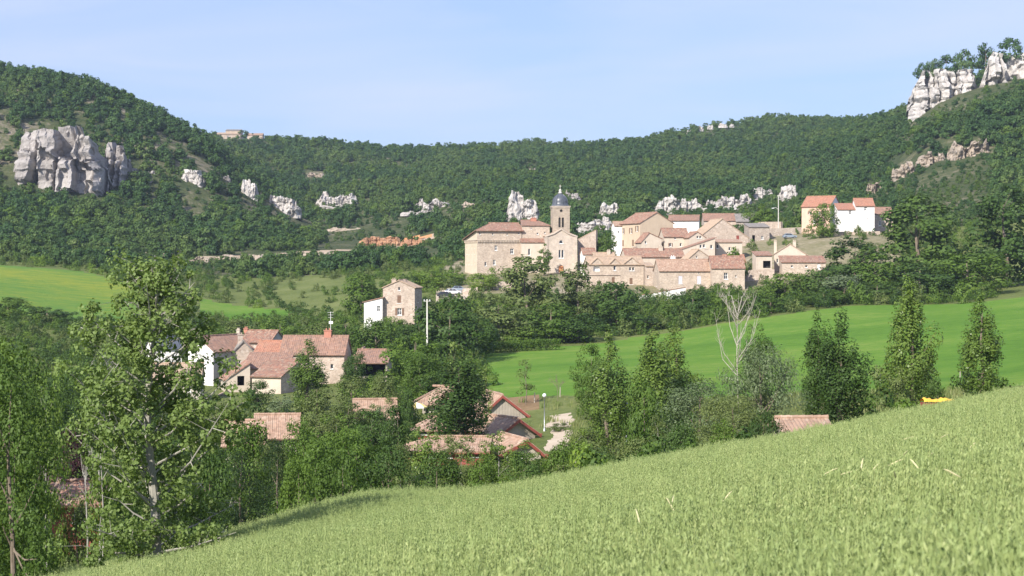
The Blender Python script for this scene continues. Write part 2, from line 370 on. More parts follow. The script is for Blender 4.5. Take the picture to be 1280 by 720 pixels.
# ------------------------------------------------------------------ the lie of the land
# one row of heights per bearing: (distance in metres, photo row the ground shows at)
TAB = {
 -300: {80:792,120:690,170:595,210:545,240:515,330:440,380:402,440:365,500:338,560:315,620:295,700:258,800:190,850:110,900:70,950:55,1000:52,1200:62,1450:100},
 -100: {80:770,120:690,170:595,210:545,240:516,330:448,380:412,440:376,500:348,560:326,620:310,700:276,800:212,850:136,900:102,950:86,1000:84,1200:95,1450:120},
  100: {80:745,120:690,170:598,210:548,240:520,330:460,380:428,440:395,500:366,560:340,620:327,700:299,800:240,850:178,900:135,950:114,1000:116,1200:130,1450:150},
  240: {80:715,120:678,170:592,210:546,240:520,330:463,380:433,440:403,500:376,560:353,620:337,700:319,800:272,850:222,900:187,950:174,1000:178,1200:188,1450:174},
  300: {80:705,120:672,170:590,210:545,240:520,330:466,380:438,440:409,500:381,560:358,620:339,700:321,800:282,850:250,900:227,950:215,1000:220,1200:207,1450:175},
  400: {80:685,120:660,170:588,210:545,240:520,330:462,380:436,440:402,500:375,560:352,620:336,700:318,800:304,850:296,900:286,950:277,1000:268,1200:226,1450:184},
  500: {80:669,120:652,170:588,210:545,240:514,330:454,380:422,400:406,440:385,500:359,560:342,620:331,700:319,800:300,850:286,900:274,950:263,1000:254,1200:222,1450:190},
  640: {80:648,120:640,170:587,210:532,240:493,330:447,380:421,440:385,500:350,560:328,620:310,700:291,800:267,850:257,900:249,950:243,1000:237,1200:214,1450:189},
  780: {80:622,120:612,170:562,210:512,240:484,330:440,350:432,380:415,440:385,500:350,560:320,620:301,700:283,800:265,850:257,900:249,950:241,1000:233,1200:208,1450:180},
  930: {80:592,100:602,120:594,150:548,170:524,200:502,240:484,330:424,360:405,380:398,440:378,470:366,500:342,560:304,620:284,700:271,800:260,900:248,1000:232,1200:198,1450:159},
 1080: {80:560,100:577,120:566,150:526,170:506,200:492,240:474,330:410,370:388,440:365,500:335,540:297,560:291,620:279,700:264,800:243,900:215,950:198,1000:179,1100:164,1200:163,1450:154},
 1180: {80:542,100:547,120:536,150:511,170:501,200:490,240:470,330:402,370:386,440:363,500:334,560:293,620:276,700:248,800:199,850:164,900:139,950:124,1000:122,1200:130,1450:152},
 1330: {80:510,100:510,120:505,150:495,170:488,200:475,240:452,330:392,370:372,440:348,500:318,560:280,620:258,700:225,800:165,900:104,1000:84,1200:95,1450:130},
 1560: {80:470,120:468,170:462,210:450,240:436,330:380,440:325,500:295,560:262,620:236,700:196,800:130,900:70,1000:50,1200:60,1450:110},
}
LY0, LY1, NL = math.log(72.0), math.log(2400.0), 240
PXS = np.array(sorted(TAB), dtype=float)
def pchip(x, y, xi):
    x = np.asarray(x, float); y = np.asarray(y, float); h = np.diff(x); d = np.diff(y) / h
    m = np.zeros(len(x)); m[0], m[-1] = d[0], d[-1]
    for i in range(1, len(x) - 1):
        if d[i - 1] * d[i] > 0:
            w1, w2 = 2 * h[i] + h[i - 1], h[i] + 2 * h[i - 1]
            m[i] = (w1 + w2) / (w1 / d[i - 1] + w2 / d[i])
    k = np.clip(np.searchsorted(x, xi) - 1, 0, len(x) - 2)
    t = np.clip((xi - x[k]) / h[k], 0, 1); t2, t3 = t * t, t * t * t
    return (2*t3 - 3*t2 + 1) * y[k] + (t3 - 2*t2 + t) * h[k] * m[k] + (-2*t3 + 3*t2) * y[k + 1] + (t3 - t2) * h[k] * m[k + 1]
def field_z(x, y):
    t = np.clip((np.asarray(y, float) - 44) / 26, 0, 1)
    dx = np.asarray(x, float) + 5.6
    swell = 0.72 * np.exp(-(dx / np.where(dx < 0, 4.0, 3.4)) ** 2) * t * t * (3 - 2 * t)
    return -1.58 + 0.19 * np.clip(x, -40, 40) - 0.102 * y + swell
LYS = np.linspace(LY0, LY1, NL)
GRID = np.zeros((len(PXS), NL))
for i, p in enumerate(PXS):
    t = TAB[int(p)]; ys = sorted(t); u = (p - 640) / F
    v72 = field_z(u * 72, 72.0) / 72
    zl = (HZ - t[1450]) / F * 1450
    Y = [72.0] + ys + [1800, 2400]
    P = [HZ - F * v72] + [t[k] for k in ys] + [HZ - F * (zl - 2) / 1800, HZ - F * (zl - 6) / 2400]
    GRID[i] = pchip(np.log(Y), P, LYS)
PXD = np.linspace(PXS[0], PXS[-1], 311)
DEN = np.stack([pchip(PXS, GRID[:, j], PXD) for j in range(NL)], axis=1)

_tabs = [np.random.default_rng(s).random((64, 64)) for s in (1, 2, 3)]
def vnoise(x, y, k=0):
    t = _tabs[k]; xi = np.floor(x).astype(int); yi = np.floor(y).astype(int); fx = x - xi; fy = y - yi
    fx = fx * fx * (3 - 2 * fx); fy = fy * fy * (3 - 2 * fy)
    a = t[xi % 64, yi % 64]; b = t[(xi + 1) % 64, yi % 64]; c = t[xi % 64, (yi + 1) % 64]; d = t[(xi + 1) % 64, (yi + 1) % 64]
    return (a * (1 - fx) + b * fx) * (1 - fy) + (c * (1 - fx) + d * fx) * fy
def fbm(x, y, k=0):
    return (vnoise(x, y, k) + 0.5 * vnoise(x * 2.1 + 7, y * 2.1 + 3, k) + 0.25 * vnoise(x * 4.3 + 1, y * 4.3 + 9, k)) / 1.75
def gz(x, y):
    """ground height at plan position (arrays or floats), y > 0"""
    x = np.asarray(x, float); y = np.asarray(y, float)
    px = 640 + F * x / np.maximum(y, 1.0)
    fi = np.clip((px - PXD[0]) / (PXD[1] - PXD[0]), 0, len(PXD) - 1.001); i = fi.astype(int); fi = fi - i
    fj = np.clip((np.log(np.maximum(y, 72.0)) - LY0) / (LYS[1] - LYS[0]), 0, NL - 1.001); j = fj.astype(int); fj = fj - j
    py = (DEN[i, j] * (1 - fi) + DEN[i + 1, j] * fi) * (1 - fj) + (DEN[i, j + 1] * (1 - fi) + DEN[i + 1, j + 1] * fi) * fj
    z = (HZ - py) / F * y
    amp = np.clip((y - 560) / 400, 0, 1) * 7.0 + np.clip((y - 80) / 60, 0, 1) * 0.5
    z = z + amp * (fbm(x / 70 + 31, y / 70 + 13) - 0.5)
    return np.where(y < 72, field_z(x, y), z)
def at(px, Y, dz=0.0):
    x = (px - 640) * Y / F
    return Vector((x, Y, float(gz(x, Y)) + dz))
def pt(px, py, Y):
    return Vector(((px - 640) * Y / F, Y, (HZ - py) * Y / F))

def zone(px, Y, x):
    """which kind of ground lies at a bearing and a distance"""
    wob = (fbm(x / 9 + 5, Y / 9) - 0.5)
    z = np.full(px.shape, 'valley_grass', dtype=object)
    z[Y > 470] = 'village_ground'
    z[(Y > 470) & ((px < 560 + 60 * wob) | (px > 1120 + 60 * wob))] = 'valley_grass'
    z[Y > 592 + 30 * wob] = 'hillside'
    lo = np.interp(px, [600, 640, 780, 930, 1080, 1180, 1560], [262, 236, 226, 206, 205, 204, 200]) + 14 * wob
    hi = np.interp(px, [600, 640, 780, 930, 1080, 1180, 1560], [346, 346, 366, 374, 384, 386, 392]) + 8 * wob
    z[(px > 604 + 20 * wob) & (Y > lo) & (Y < hi)] = 'green_meadow'
    z[(px < 172 + 10 * wob) & (px > -160) & (Y > 424) & (Y < 566 - np.clip(px - 100, 0, 80) * 0.5)] = 'flowering_meadow'
    z[(px > 250) & (px < 362 + 20 * wob) & (Y > 455 + 0.0 * px) & (Y < 512 - (px - 250) * 0.28)] = 'grass_strip'
    tr = np.interp(px, [-300, 150, 240, 340, 440, 540], [668, 690, 697, 706, 740, 790])
    z[(px < 545) & (np.abs(Y - tr) < 9 + 12 * wob)] = 'dirt_track'
    z[(px > 452 + 30 * wob) & (px < 540) & (np.abs(Y - 798 - wob * 26) < 22 - np.abs(px - 480) * 0.28)] = 'red_earth_bank'
    w2 = (fbm(x / 2.2 + 1, Y / 3.5) - 0.5) * 26
    z[(px > 686 + w2) & (px < 713 + w2) & (Y > 184) & (Y < 219 + w2)] = 'sandy_yard'
    z[(px > 632) & (px < 674) & (Y > 222 + 8 * wob) & (Y < 237 + 8 * wob) & (px > 605)] = 'bare_soil'
    z[(px > 545) & (px < 590) & (Y > 455) & (Y < 480)] = 'parking_yard'
    z[(px > 860) & (px < 1010) & (Y > 505) & (Y < 520)] = 'village_ground'
    return z
ZM = {'valley_grass': 'g_rough', 'village_ground': 'g_village', 'hillside': 'g_hill', 'green_meadow': 'g_meadow', 'flowering_meadow': 'g_left',
      'grass_strip': 'g_meadow', 'dirt_track': 'g_track', 'red_earth_bank': 'g_bank', 'sandy_yard': 'g_yard', 'bare_soil': 'g_soil', 'parking_yard': 'g_yard'}

cols = np.concatenate([np.arange(-1100, -200, 60), np.arange(-200, 640, 5.0), np.arange(640, 674, 2.5), np.arange(674, 728, 1.25), np.arange(728, 740, 2.5), np.arange(740, 1500, 5.0), np.arange(1500, 2400, 60)])
rows = np.unique(np.round(np.concatenate([np.exp(np.linspace(math.log(72.0), math.log(2300.0), 300)), np.linspace(182, 240, 60)]), 3))
PX, YY = np.meshgrid(cols, rows)
XX = (PX - 640) * YY / F
ZZ = gz(XX, YY)
GV = np.stack([XX, YY, ZZ], -1).reshape(-1, 3)
nc = len(cols)
ii, jj = np.meshgrid(np.arange(len(rows) - 1), np.arange(nc - 1), indexing='ij')
Q = np.stack([ii * nc + jj, ii * nc + jj + 1, (ii + 1) * nc + jj + 1, (ii + 1) * nc + jj], -1).reshape(-1, 4)
ctr = GV[Q].mean(1)
cpx = 640 + F * ctr[:, 0] / ctr[:, 1]
zn = zone(cpx, ctr[:, 1], ctr[:, 0])
for k, mname in ZM.items():
    q = Q[zn == k]
    if not len(q): continue
    used, inv = np.unique(q, return_inverse=True)
    me = np_mesh(k, GV[used], inv.reshape(-1, 4), True)
    tag(link(k, me, M(mname)), kind='structure')
xs = np.arange(-62, 62.1, 2.0); ysf = np.concatenate([np.arange(-70, 70.1, 2.0), [72.0]])
FX, FY = np.meshgrid(xs, ysf); FZ = field_z(FX, FY)
n2 = len(xs); ii, jj = np.meshgrid(np.arange(len(ysf) - 1), np.arange(n2 - 1), indexing='ij')
Q2 = np.stack([ii * n2 + jj, ii * n2 + jj + 1, (ii + 1) * n2 + jj + 1, (ii + 1) * n2 + jj], -1).reshape(-1, 4)
tag(link('oat_field', np_mesh('oat_field', np.stack([FX, FY, FZ], -1).reshape(-1, 3), Q2, True), M('g_oat')), kind='structure')
HS = []                 # plan positions of the buildings
# ------------------------------------------------------------------ buildings
def roof_plane(mb, O, e, u, Le, Lf, per=0.3, amp=0.07, th=0.14, seed=0):
    """corrugated tile slope: eave from O along e, rising along u; Lf(s) = slope length at s"""
    n = e.cross(u).normalized()
    if n.z < 0: n = -n
    k = max(2, int(Le / per)); sub = 4; N = k * sub
    prof = (0.0, 0.75, 1.0, 0.75)
    r = random.Random(seed)
    rowsn = max(1, min(8, int(max(Lf(Le * 0.5), 0.5) / 0.9)))
    wv = [[r.uniform(-0.02, 0.02) for _ in range(rowsn + 1)] for _ in range(N + 1)]
    V = []; Fs = []
    for i in range(N + 1):
        s = Le * i / N; L = max(Lf(s), 0.02); c = prof[i % sub] * amp
        for j in range(rowsn + 1):
            V.append(O + e * s + u * (L * j / rowsn) + n * (c + wv[i // sub][j]))
    R = rowsn + 1
    for i in range(N):
        for j in range(rowsn):
            Fs.append((i * R + j, (i + 1) * R + j, (i + 1) * R + j + 1, i * R + j + 1))
    b = len(V)
    for i in range(N + 1):
        s = Le * i / N; L = max(Lf(s), 0.02)
        V.append(O + e * s - n * th); V.append(O + e * s + u * L - n * th)
    for i in range(N):
        Fs.append((b + 2 * i, b + 2 * i + 1, b + 2 * i + 3, b + 2 * i + 2))
        Fs.append((i * R, b + 2 * i, b + 2 * i + 2, (i + 1) * R))
        Fs.append((i * R + R - 1, (i + 1) * R + R - 1, b + 2 * i + 3, b + 2 * i + 1))
    Fs.append(tuple([j for j in range(R)] + [b + 1, b]))
    Fs.append(tuple([N * R + j for j in range(R - 1, -1, -1)] + [b + 2 * N, b + 2 * N + 1]))
    mb.add(V, Fs)

def arch_pts(s, z, w, h, arch):
    """outline of an opening, counter-clockwise; (s, z) = middle of its foot"""
    if arch == 'round':
        r = w / 2
        return [(s + r * math.cos(2 * math.pi * k / 14), z + r + r * math.sin(2 * math.pi * k / 14)) for k in range(14)]
    if not arch: return [(s - w/2, z), (s + w/2, z), (s + w/2, z + h), (s - w/2, z + h)]
    r = w / 2; top = [(s + r * math.cos(math.pi * k / 8), z + h - r + r * math.sin(math.pi * k / 8)) for k in range(9)]
    return [(s - r, z), (s + r, z)] + top

def wall_face(mb, outline, holes, place, inward, depth=0.28):
    loops = [outline] + holes
    flat = [p for lp in loops for p in lp]
    tris = tessellate_polygon([[Vector((p[0], p[1], 0)) for p in lp] for lp in loops])
    mb.add([place(*p) for p in flat], tris)
    for h in holes:
        k = len(h); V = [place(*p) for p in h] + [place(*p) + inward * depth for p in h]
        mb.add(V, [(i, (i + 1) % k, k + (i + 1) % k, k + i) for i in range(k)])

def opening(root, o, place, inward, along, depth=0.28):
    """o = dict(kind, s, z, w, h, arch, shutter)"""
    pts = arch_pts(o['s'], o['z'], o['w'], o['h'], o.get('arch'))
    kind = o.get('kind', 'window')
    up = Vector((0, 0, 1)); w, h = o['w'], o['h']
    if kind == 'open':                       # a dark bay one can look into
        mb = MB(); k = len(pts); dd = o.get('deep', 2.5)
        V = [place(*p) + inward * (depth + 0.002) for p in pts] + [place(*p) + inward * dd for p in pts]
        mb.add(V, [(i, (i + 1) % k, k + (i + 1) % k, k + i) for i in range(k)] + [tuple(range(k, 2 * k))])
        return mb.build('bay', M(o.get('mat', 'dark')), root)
    if kind == 'door':
        mb = MB(); V = [place(*p) + inward * (depth - 0.1) for p in pts]; k = len(pts)
        mb.add(V, [tuple(range(k))])
        for q in (-0.25, 0.25):
            c = place(o['s'] + q * w, o['z'] + h * 0.45) + inward * (depth - 0.12)
            V = [c - along * w * 0.17 - up * h * 0.3, c + along * w * 0.17 - up * h * 0.3, c + along * w * 0.17 + up * h * 0.3, c - along * w * 0.17 + up * h * 0.3]
            mb.add(V, [(0, 1, 2, 3)])
        d = mb.build('door', M(o.get('mat', 'wood_brown')), root)
        c = place(o['s'] + w * 0.36, o['z'] + h * 0.45) + inward * (depth - 0.15)
        MB().box(c, (0.06, 0.06, 0.14)).build('handle', M('metal'), d)
        return d
    # window: a frame with a sill, the glass as its sub-part
    mb = MB(); k = len(pts); cx = sum(p[0] for p in pts) / k; cz = sum(p[1] for p in pts) / k
    fw = min(0.12, 0.16 * w)
    inn = [(cx + (p[0] - cx) * (1 - 2 * fw / w), cz + (p[1] - cz) * (1 - 2 * fw / max(h, w))) for p in pts]
    di = depth - 0.08
    V = [place(*p) + inward * di for p in pts] + [place(*p) + inward * di for p in inn] + [place(*p) + inward * (di + 0.07) for p in inn]
    Fs = [(i, (i + 1) % k, k + (i + 1) % k, k + i) for i in range(k)] + [(k + i, k + (i + 1) % k, 2 * k + (i + 1) % k, 2 * k + i) for i in range(k)]
    mb.add(V, Fs)
    if w > 0.7 and not o.get('arch'):
        a = along * (fw * 0.35); z0, z1 = o['z'] + fw, o['z'] + h - fw
        p0, p1 = place(o['s'], z0) + inward * (di + 0.01), place(o['s'], z1) + inward * (di + 0.01)
        mb.add([p0 - a, p0 + a, p1 + a, p1 - a], [(0, 1, 2, 3)])
        b = up * (fw * 0.3); zc = o['z'] + h * 0.6
        q0, q1 = place(o['s'] - w/2 + fw, zc) + inward * (di + 0.015), place(o['s'] + w/2 - fw, zc) + inward * (di + 0.015)
        mb.add([q0 - b, q1 - b, q1 + b, q0 + b], [(0, 1, 2, 3)])
    if o.get('arch') != 'round':
        c = place(o['s'], o['z'] - 0.06) - inward * 0.03
        rz = math.atan2(along.y, along.x)
        mb.box(c, (w + 0.2, 0.16, 0.1), rz)
    f = mb.build('window', M(o.get('mat', 'white_paint')), root)
    pm = MB(); pm.add([place(*p) + inward * (di + 0.05) for p in inn], [tuple(range(k))])
    pm.build('pane', M('glass'), f)
    if o.get('shutter'):
        closed = o.get('closed')
        for sg in (-1, 1):
            s = MB(); sw = w / 2
            cc = place(o['s'] + sg * (w * 0.25 if closed else (w / 2 + sw / 2 + 0.03)), o['z'] + h / 2) + (inward * 0.06 if closed else -inward * 0.05)
            rz = math.atan2(along.y, along.x)
            s.box(cc, (sw - 0.03, 0.05, h), rz)
            for q in (-0.3, 0.3): s.box(cc - inward * 0.035 + up * h * q, (sw - 0.1, 0.03, 0.1), rz)
            s.build('shutter', M(o['shutter']), f)
    return f

def house(name, label, xl, xr, ye, yb, Y, d, yaw=0.0, axis='x', prof=None, rise=None, roof='tile_red', wall='stone', walls=None,
          front=(), left=(), right=(), chim=(), oh=0.35, ohg=0.2, cat='house', group=None, hip=(0, 0), fnd=5.0, per=0.3, ridge=True, trim=None, noroof=False):
    """front wall spans photo columns xl..xr, from row ye (eave) to yb (foot) at distance Y; d = depth in metres"""
    yw = math.radians(yaw); c = (xl + xr) / 2; mpp = Y / F
    w = (xr - xl) * mpp / math.cos(yw); h = (yb - ye) * mpp
    root = empty(name, pt(c, yb, Y), yw, label, cat, group)
    HS.append((root.location.x - math.sin(yw) * d / 2, Y + d / 2, max(w, d) * 0.62 + 1.0))
    span = w if axis == 'y' else d
    if prof is None:
        prof = [(0, h), (0.5, h + (rise if rise is not None else span * 0.5 * 0.36)), (1, h)]
    else:
        prof = [(f, h + dz) for f, dz in prof]
    X, Yv, Zv = Vector((1, 0, 0)), Vector((0, 1, 0)), Vector((0, 0, 1))
    def hgt(f):
        for (a, za), (b, zb) in zip(prof, prof[1:]):
            if a <= f <= b: return za + (zb - za) * (f - a) / max(b - a, 1e-6)
        return prof[-1][1]
    if axis == 'y':
        fo = [(-w/2, -fnd), (w/2, -fnd)] + [((f - 0.5) * w, z) for f, z in reversed(prof)]
        bo = fo; lo = [(0, -fnd), (d, -fnd), (d, prof[0][1]), (0, prof[0][1])]; ro = [(0, -fnd), (d, -fnd), (d, prof[-1][1]), (0, prof[-1][1])]
    else:
        fo = [(-w/2, -fnd), (w/2, -fnd), (w/2, prof[0][1]), (-w/2, prof[0][1])]
        bo = [(-w/2, -fnd), (w/2, -fnd), (w/2, prof[-1][1]), (-w/2, prof[-1][1])]
        so = [(0, -fnd), (d, -fnd)] + [(f * d, z) for f, z in reversed(prof)]
        lo = ro = so
        if hip[0]: lo = [(0, -fnd), (d, -fnd), (d, prof[-1][1]), (0, prof[0][1])]
        if hip[1]: ro = [(0, -fnd), (d, -fnd), (d, prof[-1][1]), (0, prof[0][1])]
    places = {
        'front': (fo, lambda s, z: Vector((s, 0, z)), Yv, X),
        'back': (bo, lambda s, z: Vector((s, d, z)), -Yv, X),
        'left': (lo, lambda s, z: Vector((-w/2, s, z)), X, Yv),
        'right': (ro, lambda s, z: Vector((w/2, s, z)), -X, Yv)}
    ops = {'front': [], 'left': list(left), 'right': list(right), 'back': []}
    for o in front:
        o = dict(o)
        o['s'] = (o['px'] - c) * mpp / math.cos(yw); o['w'] = o['wp'] * mpp; o['h'] = o['hp'] * mpp
        o['z'] = (yb - o['py']) * mpp - o['h'] / 2
        ops['front'].append(o)
    W = {}
    for side, (outline, place, inward, along) in places.items():
        mname = (walls or {}).get(side, wall)
        mb = W.setdefault(mname, MB())
        wall_face(mb, outline, [arch_pts(o['s'], o['z'], o['w'], o['h'], o.get('arch')) for o in ops[side]], place, inward)
    for mname, mb in W.items(): mb.build('wall', M(mname), root)
    for side, (outline, place, inward, along) in places.items():
        for o in ops[side]: opening(root, o, place, inward, along)
    if noroof: return root, w, h, None
    mb = MB(); sd = int(xl * 13 + Y)
    rd = None
    if axis == 'y':
        for k, ((f0, z0), (f1, z1)) in enumerate(zip(prof, prof[1:])):
            a, b = Vector(((f0 - 0.5) * w, 0, z0)), Vector(((f1 - 0.5) * w, 0, z1))
            dr = (b - a).normalized()
            if k == 0: a = a - dr * oh
            if k == len(prof) - 2: b = b + dr * oh
            if z0 > z1: a, b = b, a
            O = Vector((a.x, -ohg, a.z)) ; u = (b - a); L = u.length; u.normalize()
            nn = Yv.cross(u); nn = nn if nn.z > 0 else -nn
            roof_plane(mb, O + nn * 0.15, Yv, u, d + 2 * ohg, lambda s, L=L: L, per, per * 0.15, seed=sd + k)
    else:
        i0, i1 = hip
        for k, ((f0, z0), (f1, z1)) in enumerate(zip(prof, prof[1:])):
            a, b = Vector((0, f0 * d, z0)), Vector((0, f1 * d, z1))
            dr = (b - a).normalized()
            if k == 0: a = a - dr * oh
            if k == len(prof) - 2: b = b + dr * oh
            if z0 > z1: a, b = b, a
            u = b - a; L = u.length; u.normalize(); Le = w + 2 * ohg
            O = Vector((-w/2 - ohg, a.y, a.z)); nn = X.cross(u); nn = nn if nn.z > 0 else -nn
            def Lf(s, L=L, Le=Le):
                t = 1.0
                if i0: t = min(t, s / (i0 + ohg))
                if i1: t = min(t, (Le - s) / (i1 + ohg))
                return L * t
            roof_plane(mb, O + nn * 0.15, X, u, Le, Lf, per, per * 0.15, seed=sd + k)
        zr = max(z for f, z in prof); fr = [f for f, z in prof if z == zr][0]
        for inset, sx in ((i0, -1), (i1, 1)):
            if not inset: continue
            e0 = Vector((sx * (w/2 + ohg), -oh * 0.9, prof[0][1] - 0.1)); e1 = Vector((sx * (w/2 + ohg), d + oh * 0.9, prof[-1][1] - 0.1))
            top = Vector((sx * (w/2 - inset), fr * d, zr))
            Le = (e1 - e0).length; e = (e1 - e0) / Le; s0 = (top - e0).dot(e); up = top - (e0 + e * s0); L = up.length; up.normalize()
            nn = e.cross(up); nn = nn if nn.z > 0 else -nn
            roof_plane(mb, e0 + nn * 0.15, e, up, Le, lambda s: L * min(s / s0, (Le - s) / (Le - s0)), per, seed=sd + 9)
    rf = mb.build('roof', M(roof), root)
    if ridge and len(prof) > 2:
        zr = max(z for f, z in prof); fr = [f for f, z in prof if z == zr][0]
        rb = MB()
        if axis == 'y': p0, p1 = Vector(((fr - 0.5) * w, -ohg, zr + 0.2)), Vector(((fr - 0.5) * w, d + ohg, zr + 0.2))
        else: p0, p1 = Vector((-w/2 - ohg + hip[0], fr * d, zr + 0.2)), Vector((w/2 + ohg - hip[1], fr * d, zr + 0.2))
        nseg = max(2, int((p1 - p0).length / 0.45))
        for k in range(nseg):
            a = p0.lerp(p1, k / nseg); b = p0.lerp(p1, (k + 1.06) / nseg)
            rb.tube([a, b], [0.13, 0.16], 6)
        rb.build('ridge_tiles', M(roof), rf)
    if trim:
        # barge boards on the front gable and a fascia along the eaves
        tb = MB()
        if axis == 'y':
            pts = [Vector(((f - 0.5) * w, -ohg - 0.04, z)) for f, z in prof]
            for a, b in zip(pts, pts[1:]):
                dv = (b - a).normalized(); a2, b2 = a - dv * oh * 0.9, b + dv * (oh * 0.9)
                if a.z < b.z: b2 = b
                else: a2 = a
                t = Vector((0, 0.06, 0)); q = Vector((0, 0, 0.12)); r2 = Vector((0, 0, -0.2))
                V = [a2 + r2, b2 + r2, b2 + q, a2 + q]; V += [v + t for v in V]
                tb.add(V, ((0,1,2,3),(7,6,5,4),(0,4,5,1),(1,5,6,2),(2,6,7,3),(3,7,4,0)))
            for sx, (f, z) in ((-1, prof[0]), (1, prof[-1])):
                tb.box((sx * (w/2 + oh * 0.9), d/2, z - 0.18), (0.06, d + 2 * ohg, 0.24))
        else:
            for yy, z in ((-oh * 0.92, prof[0][1]), (d + oh * 0.92, prof[-1][1])):
                tb.box((0, yy, z - 0.14), (w + 2 * ohg, 0.06, 0.26))
        tb.build('fascia', M(trim), rf)
    for ch in chim:
        cpx, ctop, cw, cmat = ch[:4]; fy = ch[4] if len(ch) > 4 else 0.5
        s = (cpx - c) * mpp / math.cos(yw) if axis == 'x' else (cpx - c) * mpp / math.cos(yw) + fy * d * math.tan(yw) * 0
        ww = cw * mpp; zt = (yb - ctop) * (Y + fy * d) / F
        zb = (hgt(fy) if axis == 'x' else hgt(min(max(s / w + 0.5, 0), 1))) - 0.6
        cb = MB().box((s, fy * d, (zb + zt - 0.1) / 2), (ww, ww * 0.75, zt - 0.1 - zb))
        cb.box((s, fy * d, zt - 0.06), (ww + 0.18, ww * 0.75 + 0.18, 0.12))
        for q in (-0.22, 0.22): cb.lathe([(0.1, zt - 0.02), (0.11, zt + 0.3), (0.07, zt + 0.3)], 8, (s + q * ww, fy * d, 0))
        cb.build('chimney', M(cmat), rf)
    return root, w, h, rf

def W_(px, py, wp, hp, **k): return dict(px=px, py=py, wp=wp, hp=hp, **k)
def S_(s, z, w, h, **k): return dict(s=s, z=z, w=w, h=h, **k)

# ---- the castle, church and bell tower
root, w, h, rf = house('castle', 'long pale stone castle with corbelled parapet and red hipped roof', 596.5, 652, 288, 343, 522, 15, yaw=14, axis='x', prof=[(0, 0), (0.36, 2.0), (1, -2.3)], hip=(5.0, 0),
    roof='tile_red', wall='stone_tan', walls={'left': 'castle_side'}, cat='castle', oh=0.7, ohg=0.6,
    front=[W_(600, 292, 1.8, 3), W_(616, 292.6, 1.6, 2.6), W_(634, 293, 1.6, 2.6), W_(648.5, 291.5, 1.6, 2.4), W_(620, 310, 3.6, 6.4), W_(640, 314, 4.6, 6.8), W_(618, 328, 3.4, 6.4), W_(607, 330, 2.6, 5)],
    left=[S_(q, z, 0.45, 0.8) for q in (3, 6.5, 10, 13) for z in (2.6, 5.4, 7.0)])
cb = MB()
for k in range(28):
    s = -w/2 + (k + 0.5) * w / 28
    cb.box((s, -0.16, h - 3.0), (0.26, 0.316, 0.55))
for k in range(17): cb.box((-w/2 - 0.16, 0.4 + k * 14.2 / 16, h - 3.0), (0.316, 0.26, 0.55))
co_ = cb.build('corbels', M('stone_tan'), root); co_['kind'] = 'stuff'
MB().box((0, -0.17, h - 2.62), (w + 0.34, 0.336, 0.2)).box((-w/2 - 0.17, 7.5, h - 2.623), (0.338, 15.0, 0.2)).build('string_course', M('stone_tan'), root)
house('castle_wing', 'stone castle wing joining the castle to the church with brick chimney', 652.6, 687, 282, 343, 524, 9, yaw=3, axis='x', rise=1.4, roof='tile_brown', wall='stone_tan', cat='castle wing',
    front=[W_(661.5, 313.5, 3.0, 8.0, arch=True), W_(672, 292, 2, 2.4), W_(664, 285.5, 1.6, 1.6), W_(681, 291, 1.8, 2.2)], chim=[(668, 272.5, 7, 'brick', 0.45)], hip=(0, 3))
rr, w, h, rf = house('chapel_range', 'low pale chapel range with narrow arched window beneath a red roof strip', 651.5, 682, 303, 343, 520.6, 3, yaw=3, axis='x', prof=[(0, 0), (1, 0.9)], roof='tile_red', wall='cream', cat='chapel',
    front=[W_(661.5, 315, 2.8, 8.4, arch=True)], ridge=False)
rr, w, h, rf = house('church', 'pale church front with low gable, half round window and twin arched windows', 681.5, 721.5, 295.5, 343, 519, 18, yaw=4, axis='y', rise=1.75, roof='tile_tan', wall='ashlar', cat='church', oh=0.15, ohg=-0.3,
    front=[W_(699.7, 317.5, 2.9, 10.6, arch=True), W_(703.4, 317.5, 2.9, 10.6, arch=True), W_(701.4, 302.5, 5.0, 4.4, arch=True), W_(701.5, 336, 6.4, 9, kind='door', arch=True, mat='wood_orange')])
mb = MB()
pts = [Vector((-w/2 - 0.1, -0.12, h - 0.1)), Vector((-w*0.22, -0.12, h + 0.75)), Vector((0, -0.12, h + 1.95)), Vector((w*0.22, -0.12, h + 0.75)), Vector((w/2 + 0.1, -0.12, h - 0.1))]
mb.tube(pts, 0.22, 6)
mb.box((-w/2 + 0.35, -0.1, h/2), (0.7, 0.2, h - 0.4)); mb.box((w/2 - 0.35, -0.1, h/2), (0.7, 0.2, h - 0.4))
mb.build('cornice', M('ashlar'), rr)
house('sacristy', 'roofless looking stone side aisle against the church with sloping top', 722, 745, 297, 330, 526, 7, yaw=-6, axis='y', prof=[(0, -0.6), (1, 2.0)], roof='tile_tan', wall='stone', cat='church annex', oh=0.05, ohg=0.05)
T = empty('bell_tower', pt(701.6, 343, 524), math.radians(6), 'square bell tower with dark bulbous dome and small cross above the church', 'tower')
tw = 21.4 * 524 / F; th_ = (343 - 258.5) * 524 / F; mpp = 524 / F
def tower_op(py, h, w, dx, arch): return dict(s=dx, z=(343 - py) * mpp - h / 2, w=w, h=h, arch=arch)
TO = [tower_op(278, 2.7, 0.62, -0.46, True), tower_op(278, 2.7, 0.62, 0.46, True), tower_op(263.4, 0.8, 0.8, 0, 'round')]
mb = MB(); hw = tw / 2
sides = [(lambda s, z: Vector((s, 0, z)), Vector((0, 1, 0)), Vector((1, 0, 0))), (lambda s, z: Vector((s, tw, z)), Vector((0, -1, 0)), Vector((1, 0, 0))),
         (lambda s, z: Vector((-hw, s + hw, z)), Vector((1, 0, 0)), Vector((0, 1, 0))), (lambda s, z: Vector((hw, s + hw, z)), Vector((-1, 0, 0)), Vector((0, 1, 0)))]
